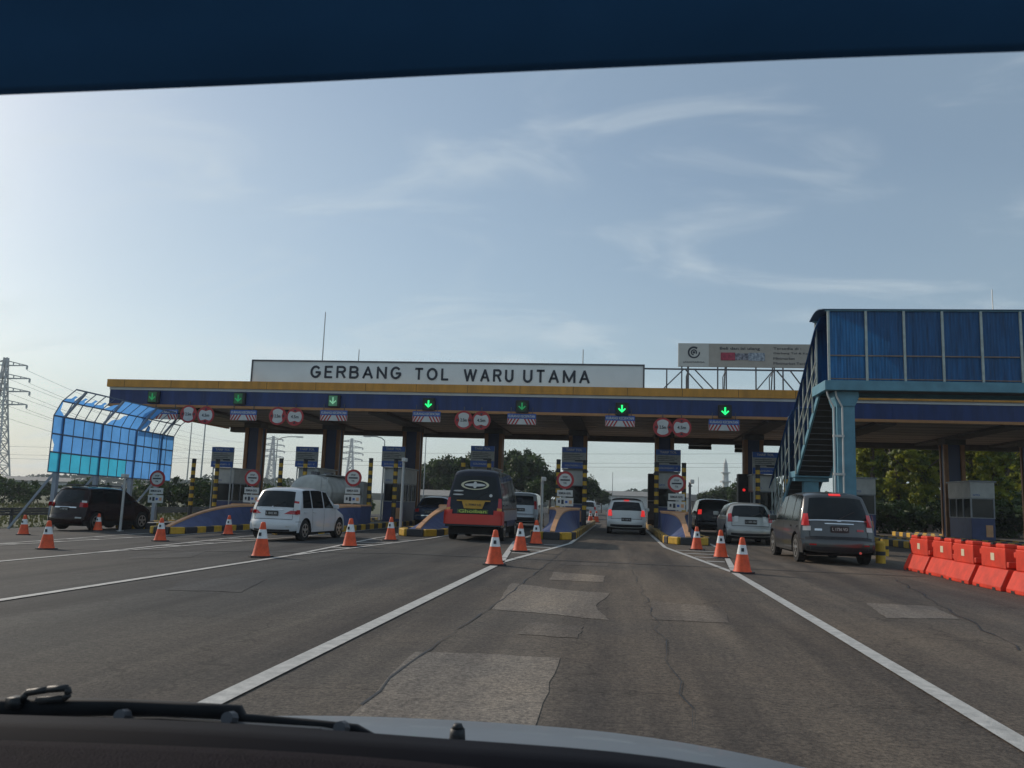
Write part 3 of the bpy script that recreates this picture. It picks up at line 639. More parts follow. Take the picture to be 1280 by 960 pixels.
def make_wedge(r):
    n = 12; L_ = 6.0; rowsL, rowsR, rowsT = [], [], []
    for i in range(n+1):
        t = i/n; z = .22+.74*(1-(1-t)**2.1); ht = .07+.5*t**4 if t < .97 else .62; hb = .45+.15*min(1, t*3); y = .35+t*L_
        rowsL.append([(-hb, y, .2), (-ht, y, z)]); rowsR.append([(ht, y, z), (hb, y, .2)]); rowsT.append([(-ht-.012, y, z), (-ht-.012, y, z+.06), (ht+.012, y, z+.06), (ht+.012, y, z)])
    b = MB(); b.grid([x for x in rowsL]); b.grid(rowsR); b.face([rowsL[0][0], rowsR[0][1], rowsR[0][0], rowsL[0][1]]); b.face([rowsL[-1][0], rowsL[-1][1], rowsR[-1][0], rowsR[-1][1]])
    b.build('crash_ramp', ISB, r)
    b = MB(); b.grid(rowsT); b.face(rowsT[0][::-1]); b.face(rowsT[-1]); b.grid([[x[0], x[3]] for x in rowsT]); b.build('ramp_edge', ISO, r)
    MB().bx(-.57, .57, 6.36, 8.0, .2, 1.0).build('low_wall', ISB, r); MB().bx(-.6, .6, 6.36, 8.02, 1.0, 1.06).build('wall_cap', ISO, r)
isl_plain = make_island(); isl_w = copytree(isl_plain); make_wedge(isl_w)
used = {'p': False, 'w': False}
for i, X in enumerate(CX[:9]):
    plain = (i in (0, 6, 7, 8, 9)); src = isl_plain if plain else isl_w; k_ = 'p' if plain else 'w'
    o = copytree(src) if used[k_] else src; used[k_] = True
    yn = YN+(4.5 if i == 0 else -.6 if i < 4 else 0)
    o.location = (X, yn, gz(X)); o['label'] = '%s toll island from the left, %s' % (ords[i], 'kerbed, carrying the foot of the stairs' if i == 6 else 'low and flat without a ramp' if plain else 'with a blue crash ramp') if i not in (4, 5) else ('toll island left of the open middle lane' if i == 4 else 'toll island right of the open middle lane')
    o['category'] = 'toll island'
# round signs
def make_round():
    r = thing('round_toll_sign', 'x', 'road sign', (0, 0, 0), 0, 'round signs on the toll islands')
    MB().bar((0, .05, 0), (0, .05, 1.3), .06).build('post', GAL, r)
    MB().tube((0, .03, 1.22), (0, 0, 1.22), .37, .37, 32).build('red_ring', RED, r); MB().tube((0, -.002, 1.22), (0, -.012, 1.22), .27, .27, 32).build('white_face', SW, r)
    MB().bx(-.2, .2, -.022, -.014, 1.19, 1.25).build('black_bar', INK, r); text('lettering', 'STOP', INK, r, (0, -.018, 1.345), width=.2, height=.07, bold=.02); text('lettering', 'TOL', INK, r, (0, -.018, 1.095), width=.14, height=.07, bold=.02)
    MB().bx(-.33, .33, 0, .03, .54, .8).build('upper_plate', SW, r); text('lettering', 'SEMUA GOL', INK, r, (0, -.008, .67), width=.52, height=.09, bold=.02)
    b = MB(); b.bx(-.36, .36, 0, .03, .14, .48); b.bx(-.28, -.2, -.008, -.001, .26, .38, 1); b.bx(-.14, -.04, -.008, -.001, .22, .40, 1); b.bx(.02, .12, -.008, -.001, .26, .36, 2); b.bx(.18, .3, -.008, -.001, .24, .38, 3)
    b.build('lower_plate', [SW, INK, SBL, ISO], r); return r
rs = make_round(); first = True
for i, X in enumerate(CX):
    if i > 5: continue
    o = rs if first else copytree(rs); first = False
    o.location = (X+(.3 if i == 3 else 0), YN+6.4, gz(X)+(.8 if i == 3 else .98)) if i else (X, YN+6.6, gz(X)+.95)
    o['label'] = 'round red and white sign with two plates, on the %s toll island from the left' % ords[i] if i not in (4, 5) else 'round red and white sign %s of the open middle lane' % ('left' if i == 4 else 'right')
# price boards
def make_board():
    r = thing('price_board', 'x', 'sign', (0, 0, 0), 0, 'blue price boards on the islands')
    b = MB(); b.bx(-.6, .6, 0, .08, 2.95, 4.0); b.build('panel', SGR, r)
    MB().bx(-.6, .6, -.012, -.002, 3.74, 4.0).build('header', SBL, r); MB().bx(-.6, .6, -.012, -.002, 2.95, 3.25).build('footer', SBL, r)
    text('lettering', 'TARIF TOL', SW, r, (0, -.02, 3.87), width=.8, height=.11, bold=.02)
    b = MB()
    for j in range(4): b.bx(-.5, .42-.12*(j % 2), -.008, -.001, 3.36+.09*j, 3.385+.09*j)
    b.bx(.05, .45, -.009, -.001, 3.30, 3.36)
    b.build('table_lines', INK, r)
    text('lettering', 'GOLONGAN I - V', SW, r, (0, -.02, 3.1), width=.9, height=.09, bold=.01)
    MB().bar((-.5, .1, .2), (-.5, .1, 3.95), .05).bar((.5, .1, .2), (.5, .1, 3.95), .05).build('frame', GAL, r)
    return r
pb = make_board(); first = True
for i, X in enumerate(CX):
    if i > 6: continue
    o = pb if first else copytree(pb); first = False
    o.location = (X, 41.2, gz(X)); o['label'] = 'blue and grey price board above the booth of the %s island from the left' % ords[i] if i not in (4, 5) else 'blue and grey price board %s of the open middle lane' % ('left' if i == 4 else 'right')
# booths
BWALL = mat('booth_wall', (.05, .065, .16), .5, var=.2); BGR = mat('booth_grey', (.30, .31, .33), .5, var=.15)
def make_booth():
    r = thing('toll_booth', 'x', 'toll booth', (0, 0, 0), 0, 'toll booths under the canopy')
    MB().bx(-.52, .52, 0, 2.6, .2, 1.2).build('lower_wall', BWALL, r, bevel=.02)
    MB().bx(-.49, .49, .04, 2.56, 1.2, 2.15).build('window', GLS, r)
    b = MB()
    for x in (-.5, .5):
        for y in (.03, .9, 1.7, 2.57): b.bx(x-.03, x+.03, y-.03, y+.03, 1.2, 2.15)
    b.bx(-.53, .53, -.02, 2.62, 1.2, 1.24); b.bx(-.53, .53, -.02, 2.62, 2.1, 2.149); b.build('window_frame', BGR, r)
    MB().bx(-.54, .54, -.03, 2.64, 2.15, 2.88).build('header', DWHT, r, bevel=.02); MB().bx(-.6, .6, -.1, 2.7, 2.88, 2.95).build('roof', BGR, r)
    text('lettering', 'GTO', SBL, r, (-.28, -.036, 2.28), width=.3, height=.09, bold=.02)
    MB().bx(.1, .4, -.03, -.003, .35, .9).build('notice', ISO, r)
    return r
bt = make_booth(); first = True
for i, X in enumerate(CX):
    if i > 8: continue
    o = bt if first else copytree(bt); first = False
    o.location = (X, 41.6, gz(X)); o['label'] = 'small toll booth with white header on the %s island from the left' % ords[i] if i not in (4, 5) else 'small toll booth %s of the open middle lane' % ('left' if i == 4 else 'right')
# tall cabinets beside booths
for i in (1, 3, 5, 6):
    X = CX[i]-(.95 if i == 5 else .75 if i == 6 else -.75); X = CX[i]-.52 if i == 5 else X
    t_ = thing('equipment_cabinet', 'tall dark equipment cabinet on the %s island from the left' % ords[i], 'cabinet', (X, 46.2 if i == 5 else 43, gz(X)), 0, 'tall equipment cabinets')
    MB().bx(-.28, .28, 0, .6, 0, 3.0 if i > 4 else 2.6).build('body', BLK2, t_, bevel=.02); MB().bx(-.24, .24, -.015, -.003, .5, 1.4).build('door', STL, t_); MB().bx(-.29, .29, -.02, .62, 1.5, 1.56).build('band', BGR, t_)
    if i == 6: MB().tube((0, -.02, 2.2), (0, -.005, 2.2), .07, .07, 12).build('red_lamp', mat('red_lamp', (.8, .02, .02), .4, emit=1), t_)
# striped poles
def make_striped():
    r = thing('striped_pole', 'x', 'bollard pole', (0, 0, 0), 0, 'black and yellow striped poles')
    b = MB(); z = .2; i = 0
    while z < 3.1: b.tube((0, 0, z), (0, 0, z+.19), .105, .105, 14, mi=(1 if i < 4 else i % 2)); z += .19; i += 1
    b.build('pole', [KY, KB], r); MB().tube((0, 0, z), (0, 0, z+.05), .12, .1, 14).build('cap', KB, r); MB().tube((0, 0, .2), (0, 0, .24), .17, .17, 12).build('base_plate', STL, r); return r
spn = make_striped(); first = True
for i, X in enumerate(CX):
    if i > 6: continue
    for s_ in (-1, 1):
        o = spn if first else copytree(spn); first = False
        o.location = (X+s_*.63, 39.5, gz(X)-(.0 if i else .0)); o['label'] = 'black and yellow striped pole on the %s side of the %s island from the left' % ('left' if s_ < 0 else 'right', ords[i])
# camera poles
for px, py, tp, l in ((150, 664, 592, 'slim grey camera pole standing in front of the maroon suv'), (500, 668, 575, 'slim grey camera pole by the kerb left of the blue car'), (676, 673, 601, 'slim grey camera pole left of the middle lane island'), (862, 680, 606, 'slim dark camera pole right of the middle lane island'), (941, 668, 596, 'slim camera pole behind the silver hatchback')):
    p = G(px, py); h = (py-tp)*p.y/F; t_ = thing('camera_pole', l, 'camera pole', p, 0, 'camera poles before the islands')
    MB().tube((0, 0, 0), (0, 0, h), .055, .045, 10).tube((0, 0, 0), (0, 0, .03), .13, .13, 10).build('pole', GAL if px != 862 else STL, t_); MB().box((.06, -.12, h+.02), (.14, .34, .14)).build('camera_head', DWHT, t_, bevel=.02); MB().bx(-.06, .08, -.02, .02, h*.93, h*.93+.04).build('bracket', STL, t_)

# ------------------------------------------------------------------ footbridge
fb = thing('footbridge', 'blue steel footbridge with dark blue side sheets and covered stairs, at right', 'footbridge', (7, 27, 0))
XL_, XE = 6.46, 20.0; Y0, Y1 = 27.0, 28.7; ZD = 5.38; ZT = 7.62
b = MB(); b.bx(XL_-.1, XE, Y0-.06, Y0+.1, 5.07, ZD); b.bx(XL_-.1, XE, Y1-.1, Y1+.06, 5.07, ZD); b.bx(XL_-.1, XL_+.05, Y0+.1, Y1-.1, 5.07, ZD); b.build('deck_beam', BRB, fb, world=True, bevel=.01)
MB().bx(XL_+.05, XE, Y0+.1, Y1-.1, 5.2, 5.3).build('deck', STL, fb, world=True)
xm = [6.5]; 
while xm[-1] < XE-1: xm.append(xm[-1]+1.145)
for a, c in zip(xm[:-1], xm[1:]):
    rws = []
    for q_ in range(25):
        x_ = a+.036+(c-a-.072)*q_/24; yy_ = Y0+.012+.007*(q_ % 2)+.012*math.sin(q_*.26+a*5); rws.append([(x_, yy_, ZD), (x_, yy_+.006*math.sin(a*9+q_), (ZD+ZT)/2), (x_, yy_, ZT)])
    MB().grid(rws).build('side_sheet', BRP, fb, world=True)
    MB().bx(a+.04, c-.04, Y1-.02, Y1, ZD, ZT).build('side_sheet', BRP, fb, world=True)
for x in xm:
    MB().bx(x-.035, x+.035, Y0-.05, Y0-.001, ZD, ZT).build('mullion', BRL, fb, world=True); MB().bx(x-.035, x+.035, Y1+.001, Y1+.05, ZD, ZT).build('mullion', BRL, fb, world=True)
b = MB(); b.bx(XL_, XE, Y0-.035, Y0-.002, 6.16, 6.2); b.bx(XL_, XE, Y0-.03, Y0-.002, 5.42, 5.45)
b.build('rail', mat('rusty_rail', (.22, .17, .14), .7, var=.3), fb, world=True)
b = MB(); b.bx(XL_-.05, XE, Y0-.05, Y0+.02, ZT, ZT+.06); b.bx(XL_-.05, XE, Y1-.02, Y1+.05, ZT, ZT+.06); b.build('top_rail', BRB, fb, world=True)
rows = []
for i in range(9):
    t = i/8; y = Y0-.08+t*(Y1-Y0+.16); z = ZT+.06+.14*math.sin(math.pi*t); rows.append([(XL_-.15, y, z), (XE, y, z)])
o = MB().grid(rows).build('roof_sheet', mat('roof_sheet_blue', (.06, .12, .20), .5, var=.2, trans=.2), fb, world=True); so_ = o.modifiers.new('s', 'SOLIDIFY'); so_.thickness = .03
# pillar
px0, px1 = 6.78, 7.32
b = MB(); b.bx(px0+.12, px1-.12, 27.35, 27.75, .2, 4.75); b.bx(px0, px1, 27.25, 27.349, .2, 4.75); b.bx(px0, px1, 27.751, 27.85, .2, 4.75)
b.prism([(px0-.08, 27.2, 5.06), (px1+.12, 27.2, 5.06), (px1+.12, 27.2, 4.85), (px1, 27.2, 4.6), (px0, 27.2, 4.6), (px0-.08, 27.2, 4.85)][::-1], (0, .75, 0))
b.build('pillar', BRB, fb, world=True)
b = MB()
for dx_ in (0, -.26): b.path([(6.72+dx_, 27.15, 5.06), (6.72+dx_+.03, 27.15, 4.9), (6.92+dx_, 27.15, 4.55), (6.92+dx_, 27.15, .25)], .028, 8)
for z in (1.2, 2.4, 3.6): b.bx(6.62, 6.96, 27.12, 27.2, z, z+.07)
b.build('drain_pipe', DWHT, fb, world=True)
b = MB(); b.bx(14.8, 15.3, 27.4, 27.8, .1, 5.07); b.build('pillar', BRB, fb, world=True)
# stairs
SX0, SX1 = 6.46, 7.68
def flight(ya, za, yb, zb, n, nm='stair_flight'):
    b = MB(); dy_ = (yb-ya)/n; dz_ = (za-zb)/n
    for i in range(n): b.bx(SX0+.05, SX1-.05, ya+i*dy_, ya+(i+1)*dy_+.03, za-(i+1)*dz_-.05, za-(i+1)*dz_)
    b.build('treads', STL, fb, world=True)
    s_ = MB()
    for x in (SX0, SX1-.06): s_.prism([(x, ya, za+.06), (x, yb, zb+.06), (x, yb, zb-.2), (x, ya, za-.2)], (.06, 0, 0))
    s_.build('stringer', BRB, fb, world=True)
    MB().prism([(SX0+.06, ya, za-.2), (SX0+.06, yb, zb-.2), (SX0+.06, yb, zb-.16), (SX0+.06, ya, za-.16)][::-1], (SX1-SX0-.12, 0, 0)).build('stair_soffit', BLK, fb, world=True)
    # posts and rails
    for x in (SX0-.03, SX1+.03):
        L_ = yb-ya; k_ = int(L_/.62)
        for i in range(k_+1):
            y = ya+L_*i/k_; z = za+(zb-za)*i/k_; MB().bx(x-.022, x+.022, y-.022, y+.022, z-.15, z+2.25).build('railing_post', BRL, fb, world=True)
        b = MB(); 
        for hh in (.45, 1.0): b.bar((x-.04 if x < 7 else x+.04, ya, za+hh), (x-.04 if x < 7 else x+.04, yb, zb+hh), .035)
        b.build('handrail', BRL, fb, world=True)
    rows = []
    for i in range(9):
        t = i/8; x = SX0-.12+t*(SX1-SX0+.24); e = .22*math.sin(math.pi*t)-(.35 if i in (0, 8) else 0); x = max(SX0-.13, min(SX1+.13, x)); rows.append([(x, ya-.2, za+2.27+e+.1), (x, yb+.1, zb+2.27+e)])
    o = MB().grid(rows).build('stair_roof', mat('stair_roof_blue', (.02, .11, .28), .4, var=.25, trans=.3), fb, world=True); md = o.modifiers.new('s', 'SOLIDIFY'); md.thickness = .03
flight(28.3, 5.2, 31.9, 2.75, 14)
MB().bx(SX0-.05, SX1+.05, 31.9, 33.1, 2.5, 2.72).build('landing', BRB, fb, world=True)
MB().bx(SX0+.35, SX1-.35, 32.3, 32.7, 0.1, 2.35).bx(SX0, SX1, 32.2, 32.8, 2.36, 2.495).build('landing_support', BRB, fb, world=True)
flight(33.1, 2.62, 36.8, .25, 14)

# ------------------------------------------------------------------ blue screen (left)
sc = thing('blue_screen_shelter', 'tall curved screen of torn blue and teal sheets on steel posts, left of the gate', 'screen', (-22.2, 30, gz(-22)))
XW = -22.25; Ya, Yb_ = 30.0, 39.0; NC = 14
lv = [(0, 1.76), (0, 2.55), (0, 3.27), (0, 3.98), (.30, 4.55), (.85, 5.02)]
def wp(c, l):
    """point on the screen: c column 0..NC, l level index (float)"""
    i = min(int(l), 4); t = l-i; dx_ = lv[i][0]*(1-t)+lv[i+1][0]*t; z = lv[i][1]*(1-t)+lv[i+1][1]*t; k_ = c/NC
    return Vector((XW+dx_, Ya+(Yb_-Ya)*k_, z-.12*k_))
def sheet(c0, c1, l0, l1, m_, pts=None):
    q = [wp(*a) for a in (pts or [(c0, l0), (c1, l0), (c1, l1), (c0, l1)])]
    if pts and c0 == c1 and pts == []: return
    o = MB().face(q).build('sheet', m_, sc, world=True)
for c in range(NC):
    g_ = .04
    sheet(c+g_, c+1-g_, .02, .98, BTL if c < 8 else BSH)
    if c == 0: sheet(0, 0, 0, 0, BSH, [(.25, 1.02), (.96, 1.02), (.96, 1.98), (.05, 1.98), (.04, 1.75), (.3, 1.4)])
    else: sheet(c+g_, c+1-g_, 1.02, 1.98, BSH)
    sheet(c+g_, c+1-g_, 2.02, 2.98, BSH)
sheet(0, 0, 0, 0, BSH, [(.04, 3.02), (.96, 3.02), (.7, 3.2), (.3, 3.4), (.15, 3.9), (.04, 3.98)])
sheet(0, 0, 0, 0, BSH, [(5.3, 3.02), (5.96, 3.02), (5.96, 3.5), (5.6, 3.35)])
sheet(0, 0, 0, 0, BSH, [(6.04, 3.02), (6.96, 3.02), (6.96, 3.9), (6.6, 3.85), (6.3, 3.5), (6.04, 3.45)])
for c in (7, 8): sheet(c+.04, c+.96, 3.02, 3.98, BSH)
sheet(0, 0, 0, 0, BSH, [(9.04, 3.02), (9.5, 3.02), (9.9, 3.4), (9.96, 3.9), (9.04, 3.98)])
sheet(0, 0, 0, 0, BSH, [(10.04, 3.02), (10.5, 3.05), (10.3, 3.4), (10.04, 3.5)])
for c in range(4): sheet(0, 0, 0, 0, BSH, [(c+.04, 4.02), (c+.96, 4.02), (c+.96, 4.16), (c+.75, 4.3), (c+.8, 4.5), (c+.5, 4.55), (c+.45, 4.3), (c+.04, 4.22)])
sheet(0, 0, 0, 0, BSH, [(4.04, 4.02), (4.96, 4.02), (4.96, 4.6), (4.6, 4.5), (4.3, 4.25)])
for c in range(5, 10): sheet(c+.04, c+.96, 4.02, 4.95, BSH)
FR = mat('screen_frame', (.13, .18, .27), .6, metal=.2)
b = MB()
for l in range(6): b.bar(wp(0, l), wp(NC, l), .05)
for c in range(NC+1):
    for l in range(5): b.bar(wp(c, l), wp(c, l+1), .03)
b.build('frame', FR, sc, world=True)
for c in (1, 5, 9, 12.4):
    b = MB(); p = wp(c, 0); b.bar((p.x-.1, p.y, gz(-22)), (p.x-.1, p.y, p.z), .17); b.bar((p.x-.08, p.y, p.z), wp(c, 3)+Vector((-.08, 0, 0)), .13); b.bar(wp(c, 3), wp(c, 5), .08); b.bar((p.x-1.6, p.y-.4, gz(-22)), (p.x-.1, p.y, p.z+.1), .08)
    b.build('post', mat('screen_post', (.30, .34, .40), .5), sc, world=True)

# ------------------------------------------------------------------ cones
def make_cone():
    r = thing('traffic_cone', 'x', 'traffic cone', (0, 0, 0), 0, 'orange traffic cones')
    MB().prism([(math.cos(a)*.22*1.15, math.sin(a)*.22*1.15, 0) for a in [math.pi/8+i*math.pi/4 for i in range(8)]], (0, 0, .035)).build('base', BLK2, r)
    n = 20
    prof = [(.185, .035), (.175, .06), (.115, .38), (.095, .38)]
    def lathe(prof, nm, m_):
        rows = [[(rr*math.cos(2*math.pi*i/n), rr*math.sin(2*math.pi*i/n), z) for i in range(n+1)] for rr, z in prof]; return MB().grid(rows).build(nm, m_, r, smooth=True)
    lathe([(.19, .036), (.17, .07), (.108, .375)], 'cone_body', CONE); lathe([(.1095, .375), (.0735, .56)], 'white_band', mat('cone_band', (.75, .76, .76), .35, var=.12, scale=14))
    lathe([(.072, .56), (.05, .67), (.042, .70), (.02, .71), (0, .71)], 'cone_tip', CONE)
    MB().bx(-.028, .028, -.105, -.096, .43, .50).build('band_mark', INK, r)
    return r
cn = make_cone(); first = True
clist = [(29, 671, 'cone at the left picture edge beside the lane of the maroon suv'), (58, 689, 'cone in front of the maroon suv rear bumper, larger than its neighbour'), (122, 666, 'cone close beside the rear wheel of the maroon suv'),
 (200, 679, 'cone at the nose of the left crash ramp'), (285, 671, 'cone just left of the white minivan'), (326, 699, 'cone in front of the white minivan rear bumper'), (437, 686, 'cone ahead of the white minivan front wheel'),
 (488, 678, 'cone at the foot of the camera pole left of the blue car'), (618, 709, 'nearest cone at the end of the left white lane line, behind the minibus'), (650, 692, 'middle cone of the row of three left of the middle lane'), (670, 683, 'farthest cone of the row of three left of the middle lane'),
 (871, 690, 'farthest cone of the row of three right of the middle lane'), (901, 700, 'middle cone of the row of three right of the middle lane'), (928, 719, 'nearest cone at the end of the right white lane line'),
 ]
for px, py, l in clist:
    o = cn if first else copytree(cn); first = False; p = G(px, py-2.5)
    o.location = p; o.rotation_euler = (0, 0, random.uniform(-.3, .3)); o['label'] = 'orange '+l
    s_ = random.uniform(.96, 1.03)*(.93 if px < 300 else 1); o.scale = (s_, s_, s_)
for X, Y, l in ((-2.0, 58, 'small distant cone left of the pair beyond the middle lane island'), (-1.6, 58, 'small distant cone right of the pair beyond the middle lane island'), (4.9, 56, 'small distant cone left of the group beyond the black suv'), (5.6, 57, 'small distant cone second of the group beyond the black suv'), (6.3, 56, 'small distant cone third of the group beyond the black suv'), (7.4, 60, 'small distant cone last of the group beyond the black suv')):
    o = copytree(cn); o.location = (X, Y, 0); o['label'] = l; o.scale = (1.1, 1.1, 1.1)

# ------------------------------------------------------------------ water barriers
def make_barrier():
    r = thing('plastic_barrier', 'x', 'barrier', (0, 0, 0), 0, 'orange plastic barriers along the right lane')
    L_ = 1.14; prof = [(-.27, 0), (-.27, .07), (-.13, .37), (-.13, .80), (.13, .80), (.13, .37), (.27, .07), (.27, 0)]
    b = MB(); b.prism([(x, -L_/2, z) for x, z in prof if z <= .37], (0, L_, 0))
    b.bx(-.13, .13, -L_/2+.09, L_/2-.09, .372, .73); b.bx(-.12, .12, -L_/2+.12, -.1, .73, .80); b.bx(-.12, .12, .1, L_/2-.12, .73, .80); b.bx(-.12, .12, -L_/2, -L_/2+.088, .4, .5); b.bx(-.12, .12, L_/2-.088, L_/2, .58, .68)
    b.build('body', BARR, r, bevel=.018)
    MB().bx(-.137, -.131, -.07, .07, .5, .63).build('reflector', mat('reflector', (.7, .6, .42), .4), r)
    MB().bx(-.275, -.2, -.38, -.26, .0, .05).bx(-.275, -.2, .26, .38, .0, .05).build('forklift_slot', BLK, r)
    MB().tube((-.1, 0, .78), (-.1, 0, .82), .05, .05, 10).build('filler_cap', BLK2, r)
    return r
br = make_barrier()
for i in range(6):
    o = br if i == 0 else copytree(br); Y = 19.9-1.26*i; o.location = (6.78+.04*math.sin(i*2), Y, 0); o.rotation_euler = (0, 0, random.uniform(-.05, .05))
    o['label'] = 'orange plastic barrier, %s' % ['farthest of the row behind the grey minivan', 'second from the far end of the row', 'third from the far end of the row', 'fourth from the far end of the row', 'fifth from the far end, at the right picture edge', 'sixth from the far end, mostly outside the picture', 'seventh from the far end, outside the picture', 'nearest of the row, outside the picture'][i]
# yellow bollards / kerb end near bridge pillar
for i, (px, py, l) in enumerate(((1101, 704, 'short yellow bollard right of the grey minivan'), (1106, 695, 'short yellow and black bollard behind the other one'))):
    p = G(px, py); t_ = thing('bollard', l, 'bollard', p, 0, 'yellow bollards by the footbridge pillar')
    MB().tube((0, 0, 0), (0, 0, .5), .12, .12, 14).build('body', KY, t_); MB().tube((0, 0, .5), (0, 0, .56), .125, .09, 14).build('top', KB if i else KY, t_); MB().tube((0, 0, .2), (0, 0, .3), .122, .122, 14).build('band', KB, t_)

# ------------------------------------------------------------------ vehicles
TYRE = mat('tyre', (.015, .015, .015), .8, var=.2); RIM = mat('rim_silver', (.45, .45, .44), .3, metal=.8, var=.1); LRED = mat('lamp_red', (.42, .012, .015), .15, var=.1, coat=.6); LBRK = mat('lamp_brake', (.85, .035, .03), .2, emit=.75, var=.05)
LWHT = mat('lamp_clear', (.6, .6, .58), .15, coat=.5); PLT = mat('plate_black', (.02, .02, .022), .4); CHR = mat('chrome', (.7, .7, .7), .15, metal=.9, var=.05); LAMB = mat('lamp_amber', (.6, .22, .02), .2, coat=.5)
UND = mat('underbody', (.012, .012, .012), .9)
def paint(n, c, metal=.0, rough=.3): return mat(n, c, rough, metal=metal, var=.04, scale=2, coat=.8 if min(c) > .2 else .15, spec=.5 if min(c) > .2 else .25)
class Car:
    def __init__(s, name, label, cat, loc, rz, L, W, H, prof, pt, zs=.26, belt=.98, rw=.32, wy=(.75, 3.3), tum=.80, plan=.90, bul=.15, group=None, wbody=None):
        s.r = thing(name, label, cat, loc, rz, group); s.L, s.W, s.H, s.zs, s.belt, s.tum, s.plan, s.bul, s.rw, s.wy = L, W, H, zs, belt, tum, plan, bul, rw, wy
        # densify profile with smoothing
        pr = []
        for (y0, z0), (y1, z1) in zip(prof[:-1], prof[1:]):
            n = max(2, int(math.hypot(y1-y0, z1-z0)/.06))
            for i in range(n): pr.append((y0+(y1-y0)*i/n, z0+(z1-z0)*i/n))
        pr.append(prof[-1])
        for k in range(2): pr = [pr[0]]+[((a[0]+2*b_[0]+c[0])/4, (a[1]+2*b_[1]+c[1])/4) for a, b_, c in zip(pr, pr[1:], pr[2:])]+[pr[-1]]
        s.pr = pr; s.pt = pt; s.body(wbody)
    def hw(s, y, z):
        t = min(max((z-s.belt)/(s.H-s.belt), 0), 1); k = 1-(1-s.tum)*t**1.15; zz = min(z, s.belt)
        k *= 1-.07*((s.belt*.58-zz)/(s.belt*.58))**2
        e = 0
        if y < .55: e = (1-y/.55)**2.2*(1-s.plan)
        if y > s.L-1.0: e = ((y-s.L+1.0)/1.0)**2*(.20)
        return s.W/2*k*(1-e)
    def S(s, i, v, eps=0):
        i = max(0, min(i, len(s.pr)-1.0001)); j = int(i); f = i-j; y, z = [s.pr[j][q]*(1-f)+s.pr[j+1][q]*f for q in (0, 1)]; a = s.pr[max(j-1, 0)]; b_ = s.pr[min(j+2, len(s.pr)-1)]; ty, tz = b_[0]-a[0], b_[1]-a[1]; l = math.hypot(ty, tz) or 1; ny, nz = -tz/l, ty/l
        c = .075*abs(v)**4-eps; rb = s.bul*abs(v)**3*max(0, 1-y/1.2); fb_ = -.22*abs(v)**2.5*max(0, (y-s.L+1)/1)
        return Vector((v*(s.hw(y, z)+(eps if abs(v) > .98 else 0)), y-ny*c+rb+fb_, z-nz*c))
    def zlow(s, y):
        z = s.zs
        for w_ in s.wy:
            R_ = s.rw+.07; d = abs(y-w_)
            if d < R_: z = max(z, s.rw+math.sqrt(R_*R_-d*d))
        return z
    def side(s, y, z, sg_, eps=0): return Vector((sg_*(s.hw(y, z)+eps), y, z))
    def body(s, wb):
        n = len(s.pr); V = [-1, -.96, -.85, -.6, -.3, 0, .3, .6, .85, .96, 1]
        top = [[s.S(i, v) for v in V] for i in range(n)]
        b = MB(); b.grid([[p for p in r] for r in top])
        for sg_ in (-1, 1):
            rows = []
            for i in range(n):
                e = s.S(i, sg_); zl = min(s.zlow(e.y), e.z-.01); row = []
                for k in range(9):
                    t = k/8; z = e.z+(zl-e.z)*t
                    x = s.hw(e.y, z); row.append(Vector((sg_*x, e.y, z)) if k else e)
                rows.append(row if sg_ > 0 else row[::-1])
            b.grid(rows)
        b2 = []
        for i in range(n):
            e = s.S(i, 1); zl = min(s.zlow(e.y), e.z-.01); x = s.hw(e.y, zl); b2.append([Vector((-x, e.y, zl)), Vector((x, e.y, zl))])
        b.grid(b2, 1)
        o = b.build('body', [s.pt, UND], s.r); me = o.data
        import bmesh
        bm = bmesh.new(); bm.from_mesh(me); bmesh.ops.remove_doubles(bm, verts=bm.verts, dist=.002); bmesh.ops.recalc_face_normals(bm, faces=bm.faces); bm.to_mesh(me); bm.free()
        me.shade_smooth()
        try: me.set_sharp_from_angle(angle=R(38))
        except Exception: pass
        MB().bx(-s.W*.42, s.W*.42, .35, s.L-.4, .2, .45).build('underbody', UND, s.r)
        for wy_ in s.wy:
            for sg_ in (-1, 1):
                x = sg_*(s.W/2-.02); xi = sg_*(s.W/2-.22)
                wl = MB().tube((x, wy_, s.rw), (xi, wy_, s.rw), s.rw, s.rw, 28).build('wheel', TYRE, s.r, bevel=.02)
                b = MB(); b.tube((x+sg_*.004, wy_, s.rw), (x-sg_*.02, wy_, s.rw), s.rw*.66, s.rw*.66, 24)
                b.tube((x+sg_*.016, wy_, s.rw), (x+sg_*.004, wy_, s.rw), s.rw*.14, s.rw*.16, 12)
                b.build('rim', RIM, wl)
                b = MB()
                for q in range(5):
                    a = 2*math.pi*q/5+.3; c_ = [(.22, a-.22), (.58, a-.42), (.58, a+.12+.3-.0), (.22, a+.22)]
                    b.prism([(x+sg_*.0055, wy_+s.rw*r_*math.cos(t), s.rw+s.rw*r_*math.sin(t)) for r_, t in ((.26, a+.35), (.57, a+.25), (.57, a+1.0), (.26, a+.9))], (sg_*.002, 0, 0))
                b.build('rim_gap', UND, wl)
    def idx(s, z, rear=True):
        best = 0
        rng = range(len(s.pr)) if rear else range(len(s.pr)-1, -1, -1)
        for i in rng:
            if s.pr[i][1] >= z:
                k = i-1 if rear else i+1
                if not 0 <= k < len(s.pr): return float(i)
                za, zb = s.pr[k][1], s.pr[i][1]; return k+(i-k)*((z-za)/(zb-za) if zb > za else 0)
        return float(len(s.pr)//2)
